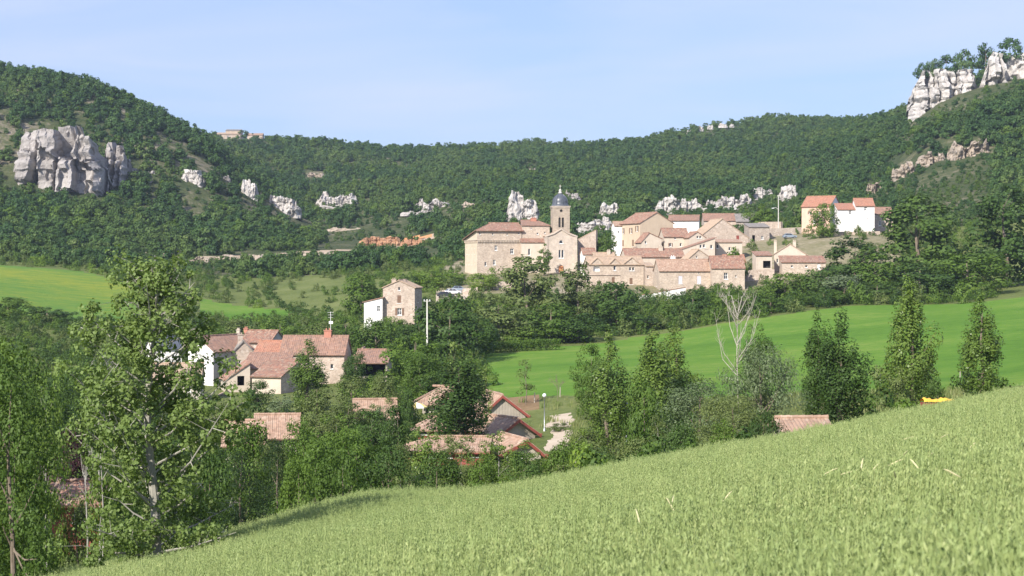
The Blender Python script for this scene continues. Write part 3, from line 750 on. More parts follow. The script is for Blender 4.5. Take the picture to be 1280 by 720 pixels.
for pl, inw, al in sides:
    wall_face(mb, [(-hw, -4), (hw, -4), (hw, th_), (-hw, th_)], [arch_pts(o['s'], o['z'], o['w'], o['h'], o['arch']) for o in TO], pl, inw, 0.4)
mb.build('shaft', M('tower'), T)
for pl, inw, al in sides:
    for o in TO:
        k = arch_pts(o['s'], o['z'], o['w'], o['h'], o['arch'])
        lv = MB(); lv.add([pl(*p) + inw * 0.38 for p in k], [tuple(range(len(k)))])
        lv.build('louvre', M('dark'), T)
mb = MB().box((0, hw, th_ + 0.12), (tw + 0.5, tw + 0.5, 0.24)).box((0, hw, th_ - 0.16), (tw + 0.24, tw + 0.24, 0.3))
mb.build('cornice', M('ashlar'), T)
z0 = th_ + 0.24
dm = MB().lathe([(hw * 1.06, 0), (hw * 1.0, 0.35), (hw * 0.9, 0.5), (hw * 0.93, 1.1), (hw * 0.9, 1.7), (hw * 0.78, 2.3), (hw * 0.58, 2.8), (hw * 0.36, 3.15), (hw * 0.22, 3.4), (hw * 0.2, 3.5)], 16, (0, hw, z0)).build('dome', M('slate'), T, True)
rb = MB()
for k in range(8):
    a = 2 * math.pi * k / 8 + 0.2
    rb.tube([Vector((r * hw * math.cos(a), hw + r * hw * math.sin(a), z0 + z)) for r, z in ((1.0, .5), (0.95, 1.1), (0.92, 1.7), (0.8, 2.3), (0.6, 2.8), (0.37, 3.16))], 0.06, 5)
rb.build('rib', M('slate'), dm)
lt = MB().lathe([(hw * 0.2, 3.5), (hw * 0.26, 3.55), (hw * 0.26, 3.7), (0.36, 3.75), (0.36, 4.2), (0.44, 4.25), (0.3, 4.5), (0.05, 4.75)], 10, (0, hw, z0)).build('lantern', M('concrete'), T, True)
MB().box((0, hw, z0 + 5.3), (0.1, 0.1, 1.2)).box((0, hw, z0 + 5.5), (0.66, 0.09, 0.1)).build('cross', M('concrete'), T)

# ---- village houses, from the top of the mound down
house('barn', 'long low barn with brown tiled roof at the top of the village', 880, 920, 276, 292, 604, 8, axis='x', rise=2.2, roof='tile_brown', wall='stone', cat='barn')
house('barn', 'grey roofed barn beside the brown barn at the top of the village', 920.6, 943, 277, 292, 602, 8, axis='x', rise=2.3, roof='tile_grey', wall='stone_grey', cat='barn')
house('house', 'white house with pale blue shutters and brown roof behind the ochre house', 836, 873, 275.5, 294, 578, 8, yaw=-8, axis='x', rise=1.5, roof='tile_brown', wall='white', oh=0.5,
    front=[W_(860, 282.5, 3.6, 5, shutter='blue', closed=True), W_(847, 281, 3, 3.6, shutter='blue', closed=True)])
house('tall_house', 'tall ochre rendered house with blank gable and shuttered side windows', 799.5, 842.5, 279, 317, 548, 13, yaw=24, axis='y', rise=3.0, roof='tile_red', wall='ochre', walls={'left': 'ochre'}, oh=0.4,
    left=[S_(q, z, 0.95, 1.6, shutter='wood_brown') for q, z in ((10.6, 5.8), (5.6, 5.8), (1.9, 6.3))] + [S_(10.6, 2.1, 0.95, 1.9, shutter='wood_brown', closed=True), S_(4.4, 2.1, 0.95, 1.9, shutter='wood_brown', closed=True)])
house('house', 'narrow white house with pinkish roof tucked behind the tall ochre house', 768.5, 780, 282.5, 310, 556, 7, yaw=5, axis='x', rise=1.2, roof='tile_pink', wall='white', front=[W_(773, 290, 2, 3)])
house('barn', 'big stone barn with wide shallow gable and one red shuttered window', 874, 936, 293, 318, 552, 14, yaw=8, axis='y', prof=[(0, -0.8), (0.47, 4.4), (1, -1.0)], roof='tile_tan', wall='stone', cat='barn', oh=0.3,
    front=[W_(922.5, 297, 3.6, 5.4, shutter='wood_red', closed=True)])
house('house', 'low stone house with dark doorways at the end of the big barn', 936.5, 962, 284, 302, 562, 8, yaw=4, axis='x', prof=[(0, 0), (1, 1.2)], roof='tile_grey', wall='stone_grey', ridge=False,
    front=[W_(942, 298, 3.6, 8, kind='open'), W_(953, 297, 3.4, 4)])
house('house', 'cream house with red roof in the village centre beneath the ochre house', 830, 861, 296, 318, 534, 8, yaw=6, axis='x', rise=2.3, roof='tile_red', wall='cream', front=[W_(844, 298, 2.2, 2.6), W_(838, 306, 2.6, 4.4, shutter='wood_brown'), W_(851, 306, 2.6, 4.4)])
house('house', 'small cream house with little red roof beside the ochre house', 801.5, 827, 297.5, 318, 532, 6, yaw=12, axis='y', prof=[(0, -1.2), (0.4, 1.3), (1, -0.2)], roof='tile_red', wall='cream', front=[W_(807, 303, 2.4, 3.6)])
house('house', 'cream gabled house with paired windows under the big barn', 861.5, 882, 297, 318, 530, 7, yaw=12, axis='y', rise=1.5, roof='tile_red', wall='cream', front=[W_(872, 296.5, 2.6, 3.4), W_(875.6, 296.5, 2.6, 3.4)])
house('house', 'long sloping dark red lean-to house with a row of windows', 842, 894, 308, 325, 520, 7, yaw=6, axis='y', prof=[(0, -1.6), (1, 2.2)], roof='tile_brown', wall='cream', ridge=False, oh=0.5,
    front=[W_(876, 308, 3, 4.4), W_(880.2, 307.5, 3, 4.4), W_(889.5, 308.5, 3, 5), W_(852, 316, 3, 4)])
house('house', 'cream house end with two small windows below the red shuttered barn window', 895, 928, 303, 324, 526, 6, yaw=6, axis='x', prof=[(0, 0), (1, 0.8)], roof='tile_pink', wall='cream', ridge=False, front=[W_(896.8, 308, 3, 5), W_(912, 311, 2.8, 4.4)])
house('long_house', 'long low house with red roof and cream gable above the arched stone house', 782, 856, 321, 338, 508, 7, yaw=9, axis='x', rise=2.0, roof='tile_red', wall='cream', oh=0.4, front=[W_(800, 328, 3, 5), W_(835, 328, 3, 5)], chim=[(829, 308, 5, 'cream', 0.4), (798, 309, 4, 'stone', 0.55)])
house('house', 'small stone gabled house with tan roof between the red roofs', 860, 893, 320, 336, 500, 7, yaw=10, axis='y', prof=[(0, -0.8), (0.4, 1.6), (1, -1.2)], roof='tile_tan', wall='stone_tan', front=[W_(871, 321, 2, 3)], chim=[(888, 311, 4, 'cream', 0.5)])
house('house', 'small house with bright orange roof behind the garden bush', 906, 932, 328, 345, 496, 6, yaw=4, axis='x', rise=1.8, roof='tile_orange', wall='stone', front=[W_(920, 333, 2.4, 3)])
house('house', 'red roofed cottage between the church and the arched stone house', 729, 745, 318, 336, 512, 6, yaw=6, axis='x', rise=1.5, roof='tile_red', wall='white', front=[W_(736, 324, 2.4, 3.4)])
house('house', 'mossy tan roofed cottage with pale chimney behind the arched gables', 744, 770, 325, 340, 504, 6, yaw=8, axis='x', rise=1.8, roof='tile_tan', wall='cream', chim=[(763, 313, 4, 'cream', 0.4)], front=[W_(752, 330, 2.6, 3.6)])
root, w, h, rf = house('arched_house', 'stone house with three small gables, arched openings and brown shutters', 736, 805, 331, 368, 488, 8, yaw=7, axis='x', prof=[(0, 0), (0.55, 2.0), (1, 0)], roof='tile_tan', wall='stone_tan',
    front=[W_(745.6, 335, 8.4, 8, kind='open', arch=True, mat='white', deep=0.7), W_(768.5, 335.2, 3.4, 6, arch=True), W_(788, 336.2, 3, 4.6), W_(791.8, 336.2, 3, 4.6),
           W_(766.5, 350.5, 3.8, 8, shutter='wood_brown', closed=True), W_(789, 351.5, 3.8, 8.2, shutter='wood_brown', closed=True)])
mpp = 488 / F
for gx, gw, gh in ((746, 20, 9), (768.5, 17, 8.4), (790, 25, 9.6)):       # wall gables standing above the eave
    s = (gx - 770.5) * mpp; a = gw * mpp / 2; z = gh * mpp
    g = MB(); g.add([(s - a, -0.02, h - 0.02), (s + a, -0.02, h - 0.02), (s, -0.02, h + z), (s - a, 3.0, h - 0.02), (s + a, 3.0, h - 0.02), (s, 3.0, h + z)], [(0, 1, 2), (5, 4, 3), (0, 3, 4, 1)])
    gg = g.build('gable', M('stone_tan'), root)
    rb = MB()
    for sg in (-1, 1):
        O = Vector((s + sg * (a + 0.15), -0.25, h - 0.12)); u = Vector((-sg * a, 0, z)).normalized(); L = math.hypot(a, z) + 0.18
        roof_plane(rb, O, Vector((0, 1, 0)), u, 3.4, lambda q: L)
    rb.build('gable_roof', M('tile_tan'), gg)
MB().box((-w * 0.22, -0.12, (368 - 343.5) * mpp), (w * 0.56, 0.236, 0.22)).build('ledge', M('stone'), root)
house('long_house', 'low stone house with pinkish roof and two lilac shuttered windows', 824, 889, 338.5, 368, 478, 8, yaw=6, axis='x', rise=2.7, roof='tile_pink', wall='stone_tan', oh=0.4,
    front=[W_(850.5, 350, 4.6, 9.6, shutter='lilac', closed=True), W_(874, 350, 4.6, 9.6, shutter='lilac', closed=True), W_(873.5, 341.5, 1.4, 1.6)],
    left=[S_(4, 2.0, 0.6, 2.2, shutter='wood_grey', closed=True)], chim=[(845, 321, 6, 'white_paint', 0.55)])
house('house', 'stone house with mottled red roof and one dark white framed window', 889.6, 931, 335.5, 370, 476, 8, yaw=2, axis='x', rise=2.9, roof='tile_red', wall='stone_tan', oh=0.3,
    front=[W_(907.4, 345, 5, 8.2), W_(920, 345, 1.7, 2.4)])
house('shed', 'narrow tall stone shed with dark gap beside the arched house', 808, 817, 333, 368, 486, 5, yaw=6, axis='x', prof=[(0, 0), (1, 0.8)], roof='tile_tan', wall='stone', cat='shed', ridge=False, front=[W_(810, 346, 2, 4)])
# retaining wall with red coping
def wall_thing(name, label, x0, x1, top, foot, Y, mat, cap=None, thick=0.5, dY=0.0, cat='wall'):
    """x0..x1 columns; top = (row at x0, row at x1)"""
    n = 10; root = empty(name, pt((x0 + x1) / 2, foot, Y), 0, label, cat); o = root.location
    mb = MB(); cp = MB(); P = []
    for k in range(n + 1):
        t = k / n; px = x0 + (x1 - x0) * t; yy = Y + dY * t
        P.append((pt(px, top[0] + (top[1] - top[0]) * t, yy) - o, pt(px, foot, yy) - o - Vector((0, 0, 3))))
    for (a, a0), (b, b0) in zip(P, P[1:]):
        t = Vector((0, thick, 0)); V = [a0, b0, b, a, a0 + t, b0 + t, b + t, a + t]
        mb.add(V, ((0,1,2,3),(5,4,7,6),(3,2,6,7)))
        if cap:
            q = Vector((0, 0, 0.14)); f = Vector((0, -0.12, 0.003)); g = Vector((0, thick + 0.12, 0.003))
            V = [a + f, b + f, b + g, a + g]; V += [v + q for v in V]
            cp.add(V, ((4,5,6,7),(0,1,5,4),(1,2,6,5),(2,3,7,6),(3,0,4,7)))
    for P0 in (P[0], P[-1]):
        a, a0 = P0; t = Vector((0, thick, 0)); mb.add([a0, a, a + t, a0 + t], [(0, 1, 2, 3)])
    mb.build('wall_body', M(mat), root)
    if cap: cp.build('coping', M(cap), root)
    return root
wall_thing('retaining_wall', 'sloping white retaining wall with red coping below the village', 799, 857, (369.5, 359.5), 392, 448, 'white', 'tile_red')
wall_thing('retaining_wall', 'long stone terrace wall at the top of the village by the lamp pole', 944, 978, (277.5, 277), 300, 588, 'stone', None, 0.6)
wall_thing('retaining_wall', 'stone terrace wall running from the barn towards the white farmhouse', 936, 1014, (287, 283.5), 300, 574, 'stone_grey', None, 0.6)
wall_thing('retaining_wall', 'low stone wall under the white farmhouse', 1046, 1100, (289.5, 289), 297, 552, 'stone', None, 0.5)
wall_thing('retaining_wall', 'rough stone wall below the cream cottage group', 930, 968, (338, 336), 362, 488, 'stone', None, 0.6)
# white farmhouse
house('farmhouse', 'peach walled wing of the white farmhouse with orange roof', 1003.5, 1036, 258, 290, 570, 9, yaw=-30, axis='x', rise=3.0, roof='tile_orange', wall='peach', walls={'right': 'white'}, oh=0.4,
    front=[W_(1013, 266, 2.6, 3.6, shutter='wood_brown'), W_(1024, 266, 2.6, 3.6, shutter='wood_brown'), W_(1018, 277, 3, 5)], right=[S_(4.5, 5.6, 0.9, 0.6)])
house('farmhouse', 'low middle block of the white farmhouse with short red roof', 1047.5, 1071, 262, 290, 560, 7, yaw=-2, axis='x', prof=[(0, 0), (1, 1.9)], roof='tile_orange', wall='white', ridge=False, oh=0.4, front=[W_(1062.5, 265.5, 3.6, 5.4)])
house('farmhouse', 'tall white block of the farmhouse with red roof and small door', 1070, 1093, 257.5, 290, 559, 9, yaw=-2, axis='x', rise=2.2, roof='tile_orange', wall='white', oh=0.4,
    front=[W_(1082, 261, 3.6, 5.4), W_(1084, 280.5, 3, 8, kind='door', mat='white_paint'), W_(1084, 273.5, 1.6, 1.6)])
house('stone_annex', 'stone annex with brown roof behind the white farmhouse', 1093.6, 1116, 267.5, 290, 570, 7, yaw=0, axis='x', rise=1.9, roof='tile_brown', wall='stone', cat='annex', front=[W_(1100, 279, 3, 6)])
# cream cottage group
house('cottage', 'cream gabled cottage with tan roof above the brown lean-to', 968, 1007, 318, 338, 500, 9, yaw=-8, axis='y', rise=2.6, roof='tile_tan', wall='cream', oh=0.5, front=[W_(972, 326, 2.2, 5)], chim=[(993, 301, 4, 'cream', 0.4), (969.5, 301, 3.4, 'cream', 0.6)])
house('cottage', 'long low cottage with smooth red roof in front of the cream gable', 977, 1032, 328, 342, 494, 5, yaw=0, axis='x', prof=[(0, 0), (1, 1.55)], roof='tile_red', wall='stone_tan', ridge=False, front=[W_(1023.5, 333.5, 4, 7, kind='door', mat='white_paint'), W_(1008, 333, 3, 3), W_(990, 333, 2.6, 3)])
house('cottage', 'little cottage with red roof and dark open porch', 945, 965, 319.5, 342, 494, 5, yaw=4, axis='x', prof=[(0, 0), (1, 1.0)], roof='tile_red', wall='cream', ridge=False, front=[W_(958.6, 330.5, 9.6, 9, kind='open', deep=1.6)])
# stone house on the bank with its annex
root, w, h, rf = house('tall_house', 'tall stone gabled house with two chimneys among the trees', 478.5, 518.5, 360, 402, 402, 9, yaw=-7, axis='y', rise=1.5, roof='tile_tan', wall='stone', oh=0.2,
    front=[W_(499, 361, 2.8, 4.2), W_(499, 374, 4.8, 9.6, shutter='wood_brown', closed=True), W_(499.5, 389.5, 5.4, 9, shutter='wood_brown')], chim=[(489, 349.5, 5.6, 'stone', 0.35), (500.5, 351, 4.4, 'stone', 0.5)], right=[S_(4, 4, 0.9, 1.3)])
house('annex', 'white lean-to annex on the side of the tall stone house', 455, 478, 378, 402, 401, 6, yaw=-2, axis='y', prof=[(0, 0), (1, 0.9)], roof='tile_brown', wall='white', cat='annex', ridge=False, front=[W_(473.5, 386, 4.4, 7.6)])
# ruins and sheds by the parking yard
wall_thing('ruined_wall', 'broken pale stone wall end beside the parked cars', 578, 597, (361, 359), 376, 470, 'stone', None, 0.9, cat='ruin')
wall_thing('ruined_wall', 'pale stone ruin half hidden by trees under the castle', 622, 640, (352, 351), 366, 478, 'stone', None, 0.9, cat='ruin')
# farm hamlet
root, w, h, farm_roof = house('farmhouse', 'large stone farmhouse with long brown tiled roof and chimney', 350, 430.5, 443, 478, 300, 7, yaw=-4, axis='x', rise=2.6, roof='tile_brown', wall='stone', walls={'left': 'cream'}, oh=0.4, chim=[(405.5, 414, 9, 'brick', 0.5)], front=[W_(357.5, 450.5, 2.6, 3), W_(415, 458, 3.4, 6)])
an = MB().tube([(0, 0, 0), (0, 0, 3.4)], 0.035, 5)
for k, zz in enumerate((3.3, 2.9, 2.5)): an.box((0, 0, zz), (1.0 - 0.15 * k, 0.03, 0.03))
an.box((0.05, 0, 1.7), (0.62, 0.12, 0.42))
ao = an.build('antenna', M('white_paint'), farm_roof); ao.location = (15.5 * 300 / F * 1.0 + 0.4, 3.4, h + 3.2)
house('house', 'stone gable house with grey roof slope next to the farmhouse', 281, 326, 448, 474, 304, 9, yaw=16, axis='y', prof=[(0, -0.4), (0.52, 2.6), (1, -0.4)], roof='tile_grey', wall='stone', oh=0.3, chim=[(302, 418.5, 6, 'stone', 0.15)], front=[W_(300, 452, 3, 4)])
house('house', 'house with brown red roof and shaded gable end behind the stone gable', 300, 338, 428, 466, 318, 7, yaw=-14, axis='x', rise=1.7, roof='tile_red', wall='stone', walls={'right': 'grey_render'}, chim=[(291, 413, 4, 'cream', 0.3), (297, 412, 5, 'brick', 0.5)])  # right gable gets a darker wall colour to stand for its shade
house('house', 'small orange roofed house between the stone gable and the farmhouse', 318, 349, 441, 474, 302.5, 6, yaw=-10, axis='x', rise=1.6, roof='tile_orange', wall='cream', front=[W_(340, 452, 3, 4)])
house('house', 'white gabled house with dark roof at the edge of the hamlet', 234, 268, 434, 462, 300, 11, yaw=-26, axis='y', prof=[(0, 0), (0.4, 1.5), (1, -0.6)], roof='tile_brown', wall='white', walls={'right': 'grey_render'}, oh=0.4, front=[W_(244, 441, 3, 5), W_(254, 452, 4, 6)])
house('cottage', 'stone cottage with red roof in front of the farmhouse', 314, 352, 471, 506, 284, 6, yaw=-22, axis='x', prof=[(0, 0), (1, 2.2)], roof='tile_red', wall='cream', walls={'right': 'stone'}, ridge=False, oh=0.35)
house('cottage', 'low cottage with brown roof behind the red roofed stone cottage', 303, 358, 461, 490, 291, 5, yaw=-6, axis='x', prof=[(0, 0), (1, 2.0)], roof='tile_brown', wall='cream', ridge=False)
house('cottage', 'cream cottage with dark open doorway and small sloping red roof', 283, 312, 468, 500, 288, 6, yaw=16, axis='y', prof=[(0, -0.8), (1, 1.6)], roof='tile_red', wall='cream', ridge=False, front=[W_(301, 476, 9, 12, kind='open')])
house('garden_shed', 'low tan stone outbuilding below the cream cottage', 262, 302, 494, 508, 280, 4, yaw=6, axis='y', prof=[(0, -0.8), (0.5, 0.3), (1, -1.4)], roof='tile_tan', wall='stone_tan', cat='shed', fnd=3)
house('house', 'house with bluish grey roof half hidden behind the tall poplar', 196, 226, 436, 462, 320, 7, yaw=24, axis='x', rise=1.8, roof='slate', wall='white', front=[W_(205, 446, 3.4, 5), W_(216, 446, 3.4, 5)])
house('house', 'grey walled house behind the tall poplar foliage', 190, 250, 474, 506, 270, 7, yaw=5, axis='x', rise=1.9, roof='tile_tan', wall='beige', front=[W_(212, 486, 5, 8), W_(236, 486, 5, 8)])
root, w, h, rf = house('carport', 'open brown roofed carport with posts beside the farmhouse', 443, 484, 454, 474, 292, 6, yaw=-3, axis='x', prof=[(0, 0), (0.8, 1.7), (1, 1.2)], roof='tile_brown', wall='stone_grey', cat='carport', front=[W_(464, 462.5, 36, 16, kind='open', deep=5.2)])
house('shed', 'small pinkish hipped shed roof behind the carport', 444, 462, 444, 470, 300, 4, axis='y', rise=0.9, roof='tile_pink', wall='stone_tan', cat='shed')

# ---- holiday chalets in the valley
def planks(root, w, h, prof, mat, n):
    """upright boards on the front gable, each a part"""
    for k in range(n):
        a = -w/2 + k * w / n; b = a + w / n - 0.025; m = (a + b) / 2 / w + 0.5
        zt = None
        for (f0, z0), (f1, z1) in zip(prof, prof[1:]):
            if f0 <= m <= f1: zt = z0 + (z1 - z0) * (m - f0) / (f1 - f0)
        pr = 0.03 + 0.012 * (k % 3)
        MB().add([(a, -pr, -0.3), (b, -pr, -0.3), (b, -pr, h + zt - 0.05), (a, -pr, h + zt - 0.05), (a, 0.01, -0.3), (b, 0.01, -0.3), (b, 0.01, h + zt - 0.05), (a, 0.01, h + zt - 0.05)],
            ((0,1,2,3),(0,4,5,1),(1,5,6,2),(2,6,7,3),(3,7,4,0))).build('plank', M(mat), root)
p4 = [(0, 0), (0.5, 1.4), (1, 0)]
root, w, h, rf = house('chalet', 'timber chalet with grey board gable, red trim and dark porch', 624, 669, 542, 557, 196, 9, yaw=30, axis='y', prof=p4, roof='tile_pink', wall='wood_grey', walls={'left': 'wood_red'}, oh=0.6, ohg=0.5, per=0.2, trim='wood_red',
    front=[W_(641, 550.5, 12, 9, kind='open', deep=1.8)], left=[S_(2.5, 0.2, 1.0, 1.2), S_(6.2, 0.2, 1.0, 1.2)])
p3 = [(0, 0), (0.42, 1.7), (1, -0.4)]
root, w, h, rf = house('chalet', 'timber chalet with bare board gable in tree shadow behind the porch chalet', 606, 657, 514, 530, 216, 7, yaw=14, axis='y', prof=p3, roof='tile_pink', wall='wood_grey', oh=0.5, ohg=0.4, per=0.2, trim='wood_red')
planks(root, w, h, p3, 'wood_grey', 14)
root, w, h, rf = house('chalet', 'long front chalet with pink tiled roof and red fascia behind the hedge', 506, 606, 563, 582, 176, 5.5, yaw=-3, axis='x', rise=0.85, hip=(2.4, 0), roof='tile_pink', wall='wood_red', oh=0.6, ohg=0.5, per=0.2, trim='wood_red',
    front=[W_(522, 569, 8, 12, kind='door', mat='wood_red'), W_(595, 566.5, 10, 8), W_(560, 568, 9, 8), W_(540, 568, 8, 8)])
p5 = [(0, 0), (0.6, 1.0), (1, -0.2)]
root, w, h, rf = house('chalet', 'pink roofed chalet with pale gable at the end of the front row', 630, 676, 565, 582, 178, 7, yaw=18, axis='y', prof=p5, roof='tile_pink', wall='beige', oh=0.6, ohg=0.5, per=0.2, trim='wood_red', front=[W_(652, 570, 8, 7)])
root, w, h, rf = house('chalet', 'small pink roofed chalet with red walls beneath the parasol terrace', 520, 557, 537, 549, 204, 6, yaw=-3, axis='x', rise=0.95, roof='tile_pink', wall='wood_red', oh=0.6, ohg=0.5, per=0.2, hip=(1.5, 1.5), front=[W_(530, 540, 7, 6), W_(548, 540, 7, 6)])
root, w, h, rf = house('chalet', 'beige chalet with pink roof, glazed door and veranda posts', 528, 552, 502.5, 521, 234, 6, yaw=-6, axis='x', rise=1.6, roof='tile_pink', wall='beige', oh=1.0, ohg=1.2, per=0.28, hip=(2.0, 0),
    front=[W_(534, 512, 5, 13, kind='window'), W_(546, 510, 5, 7)])
for sx in (-w/2 - 0.9, -w/2 + 0.2): MB().box((sx, -0.75, h/2 - 0.3), (0.12, 0.12, h + 0.6)).build('post', M('wood_grey'), root)
root, w, h, rf = house('chalet', 'chalet with stepped pink roof half hidden by the valley trees', 282, 326, 555, 572, 172, 6, yaw=6, axis='x', rise=1.7, roof='tile_pink', wall='beige', oh=0.6, ohg=0.4, per=0.2)
root, w, h, rf = house('chalet', 'chalet with upper pink roof rising behind the stepped roof', 322, 370, 546, 562, 180, 6, yaw=6, axis='x', rise=1.7, roof='tile_pink', wall='beige', oh=0.6, ohg=0.4, per=0.2)
house('chalet', 'chalet roof peeping out between bushes near the parasol', 447, 494, 521, 538, 212, 5, yaw=8, axis='x', rise=1.6, roof='tile_pink', wall='beige', oh=0.6, ohg=0.4, per=0.2)
house('chalet', 'pink roofed chalet just beyond the oats by the twin poplars', 986, 1038, 543, 575, 112, 4.6, yaw=4, axis='x', rise=0.62, roof='tile_pink', wall='beige', oh=0.5, ohg=0.4, per=0.22)
house('chalet', 'dark red walled chalet behind the thin pale saplings', 66, 124, 630, 668, 112, 5, yaw=8, axis='x', rise=0.9, roof='tile_red', wall='wood_red', oh=0.5, ohg=0.3, per=0.22, front=[W_(100, 645, 16, 16)])
house('hilltop_farm', 'long pale stone farm on the far ridge', 267, 300, 168, 178, 1440, 12, yaw=6, axis='x', rise=1.5, roof='tile_tan', wall='stone', cat='farm', per=0.8, fnd=8, front=[W_(275, 171, 2, 3), W_(285, 171, 2, 3)])
house('hilltop_farm', 'taller stone block in the middle of the far ridge farm', 282, 301, 163.5, 178, 1446, 12, yaw=0, axis='x', rise=1.2, roof='tile_grey', wall='stone_tan', cat='farm', per=0.8, fnd=8, front=[W_(290, 167, 2, 2.4)])
house('hilltop_farm', 'low end barn of the far ridge farm with pinkish roof', 309, 328, 169, 178, 1440, 10, yaw=0, axis='x', rise=1.5, roof='tile_pink', wall='stone', cat='farm', per=0.8, fnd=8, front=[W_(318, 172, 2, 2)])
# ------------------------------------------------------------------ plants: crown and trunk meshes shared by the copies
def unit(v): return v / np.maximum(np.linalg.norm(v, axis=-1, keepdims=True), 1e-6)

def leaf_faces(P, N, size, asp, r):
    n = len(P)
    t = unit(np.cross(N, unit(r.normal(size=(n, 3))))); b = np.cross(N, t)
    s = (size * r.uniform(0.65, 1.35, n))[:, None]
    V = np.stack([P - t * s * 0.5, P + b * s * asp * 0.5 + N * s * 0.1, P + t * s * 0.5, P - b * s * asp * 0.5 + N * s * 0.1], 1).reshape(-1, 3)
    return V, np.arange(4 * n).reshape(-1, 4)

PROF = {
    'round': lambda t: np.clip(1 - np.abs((np.clip(t, 0, 1) - 0.46) / 0.56) ** 2.5, 0.02, 1) ** 0.5,
    'dome': lambda t: np.clip(1.02 - t ** 2.6, 0, 1) ** 0.5,
    'egg': lambda t: np.clip(1 - np.abs((np.clip(t, 0, 1) - 0.42) / 0.6) ** 2.1, 0.02, 1) ** 0.6,
    'spire': lambda t: np.minimum(0.6 + 1.3 * t, 1) * np.clip(1 - np.clip((t - 0.34) / 0.66, 0, 1) ** 1.75, 0.06, 1),
    'cone': lambda t: np.clip(1.02 - t, 0.03, 1) ** 0.85,
}
def crown_mesh(name, seed, H, W, z0, shape, ncl, nlf, leaf, cr=0.16, lob=0.35, asp=0.7, up=0.25, flat=0.7, hollow=0.2):
    r = np.random.default_rng(seed)
    t = r.uniform(0.02, 1, ncl * 4); pr = PROF[shape](t)
    keep = r.random(len(t)) < pr + 0.1
    t = t[keep][:ncl]; pr = pr[keep][:ncl]; n = len(t)
    a = r.uniform(0, 2 * np.pi, n)
    lobes = 1 + lob * (np.sin(a * 2 + seed) * 0.4 + np.sin(a * 3 + t * 6 + seed * 1.7) * 0.45 + r.normal(0, 0.35, n) - 0.15)
    rad = np.sqrt(r.uniform(hollow, 1, n)) * pr * W / 2 * np.clip(lobes, 0.35, 1.35)
    z = z0 + t * (H - z0)
    C = np.stack([np.cos(a) * rad, np.sin(a) * rad, z], 1)
    cs = W * cr * r.uniform(0.6, 1.35, n) * (0.55 + 0.45 * pr)
    per = np.maximum(4, (nlf * cs ** 2 / np.sum(cs ** 2)).astype(int))
    idx = np.repeat(np.arange(n), per)
    d = unit(r.normal(size=(len(idx), 3))); q = r.uniform(0.25, 1, len(idx)) ** 0.5
    P = C[idx] + d * (cs[idx] * q)[:, None] * np.array([1, 1, flat])
    mid = np.array([0, 0, z0 + (H - z0) * 0.42])
    out = unit(P - mid)
    N = unit(d * 1.0 + out * 0.7 + np.array([0, 0, up]) + r.normal(size=P.shape) * 0.42)
    V, Fq = leaf_faces(P, N, np.full(len(P), leaf), asp, r)
    rr = np.sqrt(np.percentile(np.hypot(P[:, 0], P[:, 1]), 96.5)) ** 2
    kx = (W / 2) / rr; kz = (H - z0) / (np.percentile(P[:, 2], 99.3) - z0)
    ctr = V.reshape(-1, 4, 3).mean(1, keepdims=True); off = V.reshape(-1, 4, 3) - ctr
    sc_ = np.array([kx, kx, 1.0]); ctr = ctr * sc_; ctr[..., 2] = z0 + (ctr[..., 2] - z0) * kz
    V = (ctr + off).reshape(-1, 3); C = C * sc_; C[:, 2] = z0 + (C[:, 2] - z0) * kz
    V[:, 2] = np.maximum(V[:, 2], 0.02)
    return np_mesh(name, V, Fq), C

def trunk_mesh(name, seed, H, r0, tips, zfork=0.3, lean=0.03):
    r = random.Random(seed); mb = MB()
    top = Vector((r.uniform(-lean, lean) * H, r.uniform(-lean, lean) * H, H * 0.86))
    ax = [Vector((0, 0, -0.5)), Vector((0, 0, 0.02 * H)), Vector((top.x * 0.3 + r.uniform(-1, 1) * lean * H, top.y * 0.3, H * 0.3)), Vector((top.x * 0.6, top.y * 0.6 + r.uniform(-1, 1) * lean * H, H * 0.6)), top]
    mb.tube(ax, [r0 * 1.25, r0, r0 * 0.8, r0 * 0.5, r0 * 0.14], 7)
    def axis(z):
        for p, q in zip(ax, ax[1:]):
            if p.z <= z <= q.z: return p.lerp(q, (z - p.z) / (q.z - p.z))
        return top
    for c in tips:
        c = Vector(c); dr = math.hypot(c.x, c.y)
        zb = max(zfork * H * r.uniform(0.6, 1.1), c.z - dr * r.uniform(0.8, 1.6))
        p = axis(min(zb, H * 0.8)); m = p.lerp(c, 0.5) + Vector((0, 0, -0.08 * dr))
        rr = r0 * 0.42 * (1 - zb / H * 0.6)
        mb.tube([p, m, c], [rr, rr * 0.6, rr * 0.15], 5)
    return mb.mesh(name)

VAR = {}
def variants(key, count, H, W, z0, shape, ncl, nlf, leaf, r0, nlimb=6, **kw):
    L = []
    for k in range(count):
        cm, C = crown_mesh('crown', hash_(key) + k * 17, H, W, z0, shape, ncl, nlf, leaf, **kw)
        order = np.random.default_rng(k).permutation(len(C))[:nlimb]
        tm = trunk_mesh('trunk', hash_(key) + k, H, r0, C[order])
        L.append((cm, tm, H, W))
    VAR[key] = L
def hash_(s): return sum(ord(c) * (i + 3) for i, c in enumerate(s)) % 9973

